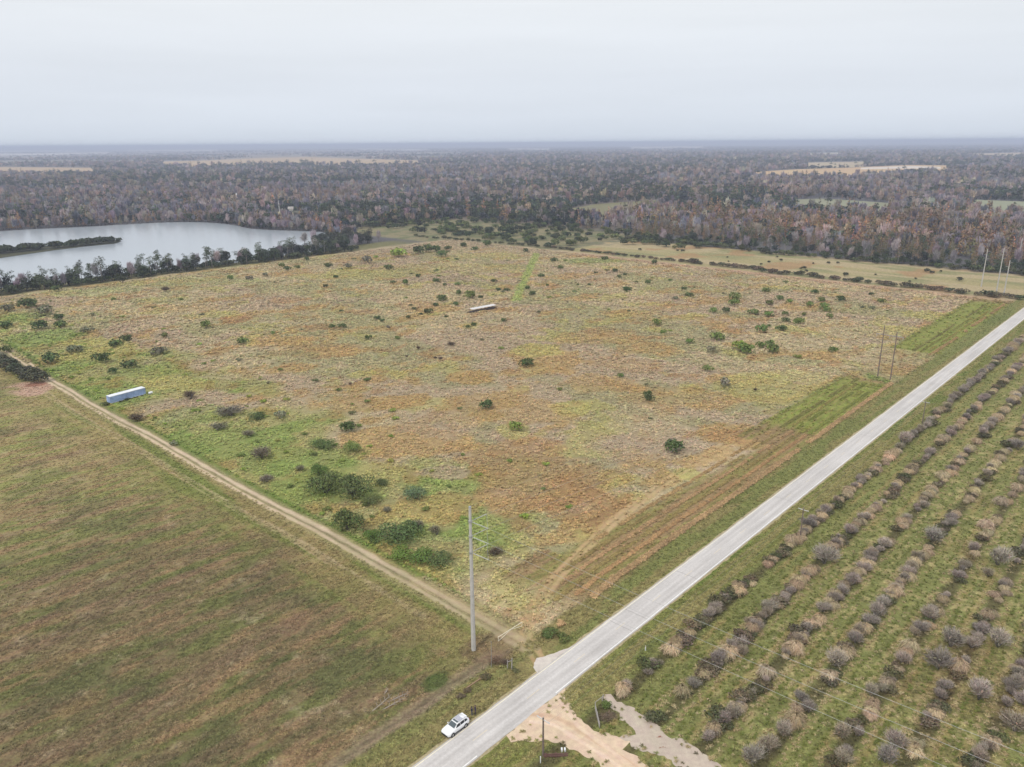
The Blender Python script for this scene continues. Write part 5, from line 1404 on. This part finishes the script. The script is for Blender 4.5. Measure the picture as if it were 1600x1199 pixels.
# --- tall concrete pole with strain insulators in both line directions
def zat(base, ypx, xpx=None):
    """height above a ground point that is seen at that picture row"""
    lo, hi = 0., 60.
    for _ in range(40):
        mid = (lo + hi) / 2
        d = Vector((base[0], base[1], mid - CAM_H))
        yc = d.y * math.cos(PITCH) - d.z * math.sin(PITCH)
        zc = d.y * math.sin(PITCH) + d.z * math.cos(PITCH)
        row = 599.5 - FPX * zc / yc
        if row > ypx: lo = mid
        else: hi = mid
    return lo
PB = G(740, 1016); PT_ = zat(PB, 792)
print('pole height', PT_)
tp = thing('transmission_pole', 'tall pale concrete power pole with sideways insulator strings beside the farm gate', 'power pole', PB)
mb = MB(); n = 8
mb.tube([(0, 0, -.3), (0, 0, PT_)], [.42, .23], 8); mb.build('shaft', M_CONC, tp)
LV = [zat(PB, y) for y in (814.5, 838, 863)]
WIRES = []
DIRS = [(E_[0], E_[1]), (N_[0] * .98 + E_[0] * .1, N_[1] * .98 + E_[1] * .1)]
for z in LV:
    MB().tube([(0, 0, z - .16), (0, 0, z + .16)], .34, 8).build('band', M_STEEL, tp)
    ends = []
    for dx, dy in DIRS:
        a = Vector((dx * .3, dy * .3, z)); b_ = Vector((dx * 3.9, dy * 3.9, z - .12))
        MB().tube([a, b_], .035, 6).build('insulator_string', M_PORC, tp)
        q = MB()
        for k in range(14):
            c_ = a.lerp(b_, .12 + .8 * k / 13); q.tube([c_, c_ + Vector((dx * .06, dy * .06, 0))], [.095, .07], 7)
        q.build('insulator_discs', M_PORC, tp)
        ends.append(b_); WIRES.append((Vector((PB[0], PB[1], 0)) + b_, (dx, dy)))
    m0 = (ends[0] + ends[1]) / 2 + Vector((0, 0, -1.0))
    MB().tube([ends[0], ends[0].lerp(m0, .55) + Vector((0, 0, -.35)), m0, ends[1].lerp(m0, .55) + Vector((0, 0, -.35)), ends[1]], .03, 5).build('jumper', M_WIRE, tp)
MB().tube([(0, 0, PT_ - .1), (0, 0, PT_ + .12)], [.26, .20], 8).build('cap', M_STEEL, tp)

# --- wooden H-frame further along the line
HB = (G(1371, 590) + G(1391, 594)) / 2
hz0, hz1 = zat(G(1371, 590), 513), zat(G(1391, 594), 524)
hf = thing('wooden_h_frame', 'pair of dark wooden power poles joined by a thin crossarm at the pasture edge', 'power pole', HB)
h_e = G(1391, 594) - G(1371, 590); half = float(np.hypot(*h_e)) / 2; h_e = h_e / np.hypot(*h_e)
for sg, hh in ((-1, hz0), (1, hz1)):
    x, y = h_e * half * sg
    MB().tube([(x, y, -.2), (x, y, hh)], [.24, .15], 8).build('pole', M_WOOD, hf)
za = min(hz0, hz1) - 1.6
MB().box((0, 0, za), (half * 4.2, .16, .24), rz=math.atan2(h_e[1], h_e[0])).build('crossarm', M_GREYWOOD, hf)
HW = []
for k in (-1, 0, 1):
    x, y = h_e * half * 2.0 * k
    MB().lathe([(.02, 0), (.09, -.1), (.04, -.2), (.10, -.4), (.04, -.5), (.10, -.7), (.04, -.8), (.10, -1.0), (.02, -1.1)], 8, 'Z', (x, y, za - .1)).build('insulator', M_PORC, hf)
    HW.append(Vector((HB[0] + x, HB[1] + y, za - 1.2)))
# --- far tall poles where the lines meet the road
farp = [((1533, 448), 395, 'tall pale pole standing in the grass behind the hedge'), ((1556, 461), 394, 'tall pale pole behind the hedge, beside its shorter twin'), ((1568, 462.5), 413, 'shorter pale pole behind the hedge end by the road'), ((1590, 413), 378, 'tall pale pole standing far beyond the hedge beside the wood')]
FT = []
for (px, py), top, lab in farp:
    b_ = G(px, py); hgt = zat(b_, top); FT.append((b_, hgt))
    o = thing('pale_power_pole', lab, 'power pole', b_, 0, 'pale power poles where the lines meet the road')
    MB().tube([(0, 0, -.3), (0, 0, hgt)], [.36, .2], 8).build('shaft', M_CONC, o)
    for k in range(3):
        z = hgt - 1.5 - k * 2.2
        MB().tube([(0, 0, z), (N_[0] * (-1) ** k * 1.6, N_[1] * (-1) ** k * 1.6, z + .35)], [.07, .05], 5).build('insulator_arm', M_PORC, o)
def wire(a, b_, sag, label, group, r=.02):
    pts = []
    for i in range(25):
        q = i / 24; p_ = Vector(a).lerp(Vector(b_), q); p_.z -= sag * 4 * q * (1 - q); pts.append(p_)
    return tag(MB().tube(pts, r, 4, False).build('power_wire', M_WIRE), label, 'wire', group)
for k in range(3):
    a, dr = WIRES[2 * k]
    wire(a, HW[k], 3.0, 'thin wire strung from the concrete pole to the wooden pole pair', 'wires along the pasture edge')
    b_, hgt = FT[0]
    wire(HW[k], (b_[0], b_[1], hgt - 1.5 - 2.2 * k), 4.0, 'thin wire strung from the wooden pole pair to the far pale pole', 'wires beyond the wooden pole pair')
    a, dr = WIRES[2 * k + 1]
    wire(a, (a[0] + dr[0] * 210, a[1] + dr[1] * 210, a[2]), 4.5, 'thin wire crossing the road and the orchard rows', 'wires over the orchard')
wire((PB[0], PB[1], PT_ + .1), (FT[0][0][0], FT[0][0][1], FT[0][1]), 4, 'thin shield wire running from the top of the concrete pole along the pasture', 'shield wires', .014)

# --- road-side distribution poles
RP = []
for (px, py), top, lab in [((848.5, 1181), 1122, 'short dark wooden pole with a pale crossarm beside the brown rail'), ((1250, 842), 798, 'wooden pole with pale crossarm rising from the orchard edge beside the road'), ((1441, 662), 632, 'wooden pole with pale crossarm farther up the orchard edge')]:
    b_ = G(px, py); hgt = zat(b_, top)
    o = thing('utility_pole', lab, 'utility pole', b_, 0, 'utility poles on the orchard side of the road')
    MB().tube([(0, 0, -.2), (0, 0, hgt)], [.17, .12], 8).build('pole', M_WOOD, o)
    ca = MB().box((0, 0, hgt - .35), (2.4, .10, .12), rz=TH - math.pi / 2).build('crossarm', plain('pale_crossarm', (.62, .61, .58), .7), o)
    for k in (-1, 0, 1):
        x, y = N_ * 1.05 * k
        MB().lathe([(.03, 0), (.05, .05), (.035, .08), (.055, .12), (.0, .18)], 7, 'Z', (x, y, hgt - .29 if k else hgt)).build('insulator', M_PORC, o)
    RP.append((b_, hgt))
for (a, ha), (b_, hb), lab in [(RP[0], RP[1], 'thin wire between the pole by the brown rail and the next roadside pole'), (RP[1], RP[2], 'thin wire between the two roadside poles at the orchard edge')]:
    for k in (-1, 0, 1):
        x, y = N_ * 1.05 * k; dz = -.12 if k else .17
        wire((a[0] + x, a[1] + y, ha + dz), (b_[0] + x, b_[1] + y, hb + dz), 1.0, lab, 'roadside wires, ' + lab[-28:], .010)

# --- farm gate of bent cream tubes
ga, gb_ = G(778.7, 1003), G(815.6, 980.5)
gl = float(np.hypot(*(gb_ - ga))); gr = math.atan2(*(gb_ - ga)[::-1])
g = thing('farm_gate', 'cream painted tube gate with a bent lower rail at the farm track', 'gate', ga, gr)
MB().tube([(0, 0, -.1), (0, 0, 1.05)], .06, 8).build('hinge_post', M_CREAM, g)
MB().tube([(gl, 0, .08), (gl, 0, 1.15)], .05, 8).build('end_tube', M_CREAM, g)
MB().tube([(0, 0, .98), (gl, 0, 1.12)], .05, 8).build('top_rail', M_CREAM, g)
MB().tube([(.06, 0, .15), (gl * .30, 0, .62), (gl * .46, 0, .93), (gl * .56, 0, .95), (gl, 0, .28)], .045, 8).build('bent_rail', M_CREAM, g)
fp = G(799.6, 1046)
h = thing('fence_brace', 'grey weathered fence corner brace beside the ditch', 'fence post', fp)
MB().tube([(0, 0, -.2), (.05, 0, 2.2)], [.10, .09], 7).build('post', M_GREYWOOD, h)
q = G(793, 1045) - fp
MB().tube([(q[0], q[1], -.2), (q[0], q[1], 1.7)], [.09, .08], 7).build('post', M_GREYWOOD, h)
MB().tube([(0, 0, 1.75), (q[0], q[1], 1.35)], .06, 6).build('brace_rail', M_GREYWOOD, h)
tag(MB().tube([(0, 0, -.2), (.05, 0, 2.6), (.06, 0, 5.2)], [.05, .045, .035], 6).build('thin_pole', M_STEEL, loc=G(767.6, 1043)), 'thin bare steel pole standing between gate and fallen timber', 'pole')
la, lb = G(728, 1077), G(763, 1054)
lg = thing('fallen_timber', 'long fallen brown timber lying beside the ditch', 'timber', la)
w_ = lb - la
MB().tube([(0, 0, .12), (w_[0] * .5, w_[1] * .5, .2), (w_[0], w_[1], .3)], [.11, .10, .08], 7).build('log', plain('brown_timber', (.34, .22, .14), .85, vary=.25), lg)
MB().tube([(w_[0] * .6, w_[1] * .6, .2), (w_[0] * .68 - .4, w_[1] * .68 + .5, .45)], [.05, .02], 5).build('branch_stub', plain('brown_timber', (.34, .22, .14)), lg)
# pale fallen branches in the mown field corner
db = [(582, 1112, 612, 1086, 'pale dead branch'), (598, 1110, 638, 1088, 'pale dead branch'), (600, 1086, 606, 1076, 'short pale dead branch'), (606, 1098, 641, 1082, 'pale dead branch')]
M_DEAD = plain('dead_branch', (.34, .29, .24), .9, vary=.25)
for i, (x0, y0, x1, y1, lab) in enumerate(db):
    a, b_ = G(x0, y0), G(x1, y1); w_ = b_ - a
    o = thing('dead_branch', 'bleached dead branch lying in the mown field near the ditch', 'branch', a, 0, 'bleached branches in the mown field')
    MB().tube([(0, 0, .08), (w_[0] * .4 + .2, w_[1] * .4, .22), (w_[0], w_[1], .12)], [.09, .07, .02], 6).build('limb', M_DEAD, o)
    q = MB()
    for k in range(7):
        f_ = .25 + .1 * k; sg = -1 if k % 2 else 1
        q.tube([(w_[0] * f_, w_[1] * f_, .16), (w_[0] * (f_ + .12) - w_[1] * .16 * sg, w_[1] * (f_ + .12) + w_[0] * .16 * sg, .26)], [.045, .015], 4)
    q.build('twigs', M_DEAD, o)

# --- brown rail with two white mail boxes, white post, grey leaning gate, marker
ra, rb = G(851, 1185), G(886, 1184)
w_ = rb - ra; rl = float(np.hypot(*w_)); rz_ = math.atan2(w_[1], w_[0])
o = thing('rail_fence', 'low brown wooden rail fence beside the dark utility pole', 'fence', ra, rz_)
for z in (.35, .68): MB().box((rl / 2, 0, z), (rl + .3, .07, .20)).build('rail', M_REDWOOD, o)
for x in (.15, rl / 2, rl - .15): MB().box((x, .09, .42), (.12, .11, .95)).build('post', M_REDWOOD, o)
for k, x in enumerate((rl - .75, rl - .30)):
    q = ra + w_ / rl * x
    mbx = thing('mail_box', 'white mail box on a stake behind the brown rail fence', 'mail box', (q[0] - math.sin(rz_) * .22, q[1] + math.cos(rz_) * .22, 0), rz_, 'white mail boxes')
    MB().box((0, 0, .55), (.07, .07, 1.1)).build('stake', M_GREYWOOD, mbx)
    MB().box((0, 0, 1.22), (.26, .48, .20)).tube([(0, -.24, 1.32), (0, .24, 1.32)], .13, 10).build('box', M_WHITE, mbx)
    MB().box((.155, .05, 1.30), (.02, .10, .06)).build('flag', M_RED, mbx)
o = thing('white_post', 'short white post standing in front of the brown rail fence', 'post', G(844.5, 1194))
MB().box((0, 0, .65), (.13, .13, 1.3), taper=.9).build('shaft', M_WHITE, o); MB().box((0, 0, 1.32), (.15, .15, .06), taper=.4).build('cap', M_WHITE, o)
a, b_ = G(929.5, 1108), G(936.5, 1139); w_ = b_ - a; rl = float(np.hypot(*w_)); rz_ = math.atan2(w_[1], w_[0])
o = thing('old_gate', 'old grey plank gate standing open on the grass island by the sandy entrance', 'gate', a, rz_)
for z in (.25, .55, .85, 1.12): MB().box((rl / 2, 0, z), (rl, .04, .13)).build('plank', M_GREYWOOD, o)
for x in (.08, rl / 2, rl - .08): MB().box((x, .05, .68), (.12, .05, 1.15)).build('batten', M_GREYWOOD, o)
a2 = G(941, 1097)
o = thing('fence_post', 'leaning grey wooden post beside the old plank gate', 'post', a2)
MB().tube([(0, 0, -.1), (.12, 0, 1.4)], [.10, .08], 7).build('shaft', M_GREYWOOD, o); MB().tube([(.1, 0, 1.1), (-1.2, -.3, .15)], .05, 6).build('stay', M_GREYWOOD, o)
o = thing('marker_post', 'small white marker post in the grass between road and orchard', 'post', G(1008.5, 1017))
MB().box((0, 0, .5), (.16, .05, 1.0)).build('shaft', M_WHITE, o); MB().box((0, -.03, .92), (.165, .02, .12)).build('band', plain('faded_orange', (.6, .35, .2), .6), o)
# low heap of brush on the grass island
plant('brush_heap', 'heap of brown brush on the grass island behind the old plank gate', 'brush', None, G(951, 1123), (1.9, 1.5, .55), .3, tint((120, 104, 88)), TWIGGY[1])
plant('island_shrub', 'small green shrub beside the old plank gate', 'shrub', None, G(948, 1106), (1.0, .9, .7), .9, tint((92, 106, 56)), SHRUB[2])
for i, (px, py, w0, c_) in enumerate([(790, 1040, 24, C_BRN), (775, 1035, 26, (130, 108, 88)), (760, 1060, 20, (92, 84, 60)), (806, 1050, 14, (96, 96, 64)), (860, 993, 30, (84, 96, 52)), (878, 1000, 26, (92, 100, 54)), (730, 1082, 16, (96, 82, 62)), (720, 1090, 16, (100, 88, 70))]):
    rad = w0 / pxm(py) / 2
    plant('ditch_weeds', 'clump of weeds in the ditch between gate and road', 'weeds', 'weeds in the ditch by the gate', G(px, py), (rad, rad, rad * .5), i, tint(c_), (TWIGGY if i < 2 else SHRUB)[i % 4])

# --- white box trailer
ta, tb = G(173.5, 632.5), G(228.5, 617.5)
w_ = tb - ta; tl = float(np.hypot(*w_)); trz = math.atan2(w_[1], w_[0])
c0 = (ta + tb) / 2 + np.array((-math.sin(trz), math.cos(trz))) * 1.22
o = thing('box_trailer', 'long white box trailer parked in the weeds beside the farm track', 'trailer', c0, trz)
MB().box((0, 0, 1.62), (tl, 2.44, 2.3)).build('body', M_TRAILER, o)
MB().box((0, 0, 2.80), (tl + .06, 2.5, .07)).build('roof', M_TRAILER_ROOF, o)
q = MB()
for k in range(21): q.box((-tl / 2 + .3 + k * (tl - .6) / 20, -1.235, 1.62), (.05, .03, 2.2))
q.build('side_ribs', M_TRAILER, o)
q = MB()
for sg in (-1, 1): q.box((0, sg * 1.235, 2.70), (tl, .035, .12)); q.box((0, sg * 1.235, .50), (tl, .035, .12))
q.build('side_rails', M_TRAILER_ROOF, o)
for sg in (-1, 1):
    MB().box((-tl / 2 - .02, sg * .60, 1.62), (.04, 1.16, 2.2)).build('door', M_TRAILER, o)
MB().box((0, 0, .40), (tl * .96, 1.0, .16)).build('chassis', M_RUST, o)
for x in (-tl / 2 + 1.6, -tl / 2 + 2.8):
    for sg in (-1, 1):
        wh = thing_part('wheel', o, (x, sg * .95, .38))
        MB().lathe([(.2, -.12), (.36, -.13), (.4, -.08), (.4, .08), (.36, .13), (.2, .12)], 14, 'Y').build('tyre', M_RUBBER, wh, True)
        MB().lathe([(0, sg * .06), (.1, sg * .09), (.2, sg * .11), (.2, -sg * .1)], 10, 'Y').build('rim', M_STEEL, wh)
for sg in (-1, 1): MB().tube([(tl / 2 - 1.6, sg * .5, .0), (tl / 2 - 1.6, sg * .5, .45)], .06, 6).build('landing_leg', M_STEEL, o)
o = thing('white_tank', 'small rounded white tank lying at the end of the box trailer', 'tank', G(229, 618) + E_ * 1.5, trz)
MB().lathe([(0, -.8), (.3, -.74), (.45, -.5), (.45, .5), (.3, .74), (0, .8)], 12, 'X', (0, 0, .62)).build('shell', M_WHITE, o, True)
for x in (-.45, .45): MB().box((x, 0, .12), (.12, .7, .24)).build('foot', M_STEEL, o)
plant('trailer_weeds', 'dark weeds growing against the door end of the box trailer', 'weeds', None, ta - E_ * 1.6 - N_ * .6, (1.7, 1.5, .9), .4, tint((84, 88, 54)), SHRUB[3])
for i, (dx, rad) in enumerate(((-3.6, .8), (-.9, 1.15), (1.6, .8))):
    q = c0 + np.array((math.cos(trz), math.sin(trz))) * dx - np.array((-math.sin(trz), math.cos(trz))) * 2.1
    plant('trailer_weeds', 'weed bush growing against the long side of the box trailer', 'weeds', 'weeds along the side of the box trailer', q, (rad, rad * .7, rad * .9), i, tint((88, 96, 62)), TWIGGY[i % 4])

# --- long low feeder shed in the middle of the pasture
sa, sb = G(736, 489), G(773, 482)
w_ = sb - sa; sl = float(np.hypot(*w_)); srz = math.atan2(w_[1], w_[0])
o = thing('feeder_shed', 'long low open shed with pale sheet roof alone in the pasture', 'shed', (sa + sb) / 2, srz)
npan = 6
for k in range(npan):
    x = -sl / 2 + (k + .5) * sl / npan
    MB().box((x, 0, 2.05 + .03 * (k % 2)), (sl / npan - .04, 2.9, .05), rx=.10).build('roof_sheet', M_TIN, o)
for k in range(npan + 1):
    x = -sl / 2 + .1 + k * (sl - .2) / npan
    for sg in (-1, 1): MB().box((x, sg * 1.2, .98), (.12, .12, 1.98 + sg * .1)).build('post', M_RUST, o)
MB().box((0, 0, .45), (sl - .3, 1.7, .75), taper=1.1).build('trough', M_RUST, o)
MB().box((-sl / 2 - .6, 0, .5), (1.2, .9, .14)).build('drawbar', M_RUST, o)
plant('shed_bush', 'brown bush against the drawbar end of the low shed', 'bush', None, sa - np.array((math.cos(srz), math.sin(srz))) * 1.8, (1.3, 1.2, .9), .2, tint((96, 80, 62)), TWIGGY[2])

# --- houses and a mast far off among the trees
def house(px, py, wdt, lab, rz, wall=M_HOUSE, dep=9):
    p = GF(px, py); k = np.hypot(*p)
    lw = wdt * k / FPX
    o = thing('far_house', lab, 'house', p, rz)
    hgt = 5.0
    MB().box((0, 0, hgt / 2), (lw, dep, hgt)).build('wall', wall, o)
    q = MB(); e = .6
    v = [(-lw / 2 - e, -dep / 2 - e, hgt), (lw / 2 + e, -dep / 2 - e, hgt), (lw / 2 + e, dep / 2 + e, hgt), (-lw / 2 - e, dep / 2 + e, hgt), (-lw / 2 - e, 0, hgt + 2.8), (lw / 2 + e, 0, hgt + 2.8)]
    q._add(v, [(0, 1, 5, 4), (2, 3, 4, 5), (0, 4, 3), (1, 2, 5), (3, 2, 1, 0)]); q.build('roof', M_ROOF if wall is M_HOUSE else M_GREYWOOD, o)
    for x in (-.3, 0, .3): MB().box((x * lw, -dep / 2 - .02, 2.2), (1.4, .06, 1.3)).build('window', M_GLASS, o)
for a in [(627, 291, 12, 'long pale roofed farm building among the far trees, beside a smaller shed', .1), (655, 290, 9, 'pale shed beside the long pale roofed farm building', .05), (734, 288, 7, 'small white house alone among the dark far trees', .2), (212, 318, 14, 'low pale house in the woods behind the lake', 0.1),
          (372, 309, 4, 'tiny white house in the woods behind the lake clearing', .3), (455, 332, 7, 'small grey house at the back of the lake clearing', .1, M_CONC, 6), (1155, 262, 6, 'white house in the woods near the sandy clearing', .1), (1483, 257, 12, 'long white building beyond the sandy clearing', .0)]:
    house(*a)
p = GF(437, 333)
o = thing('radio_mast', 'thin white mast standing in the clearing behind the lake', 'mast', p)
MB().tube([(0, 0, 0), (0, 0, 16)], [.35, .2], 6).build('shaft', M_WHITE, o); MB().box((0, 0, .2), (1.2, 1.2, .4)).build('base', M_CONC, o)

# ------------------------------------------------------------------ haze
m = bpy.data.materials.new('haze'); m.use_nodes = True
nt = m.node_tree; nt.nodes.clear()
om = nt.nodes.new('ShaderNodeOutputMaterial'); pv = nt.nodes.new('ShaderNodeVolumePrincipled')
pv.inputs['Color'].default_value = (0.72, 0.79, 0.98, 1)
pv.inputs['Density'].default_value = 0.00016
pv.inputs['Anisotropy'].default_value = 0.0
nt.links.new(pv.outputs[0], om.inputs['Volume'])
hz = MB().box((0, 0, 49.5), (61000, 61000, 101)).build('haze', m)
tag(hz, kind='stuff'); tag(hz, 'pale even haze over the whole country', 'haze')
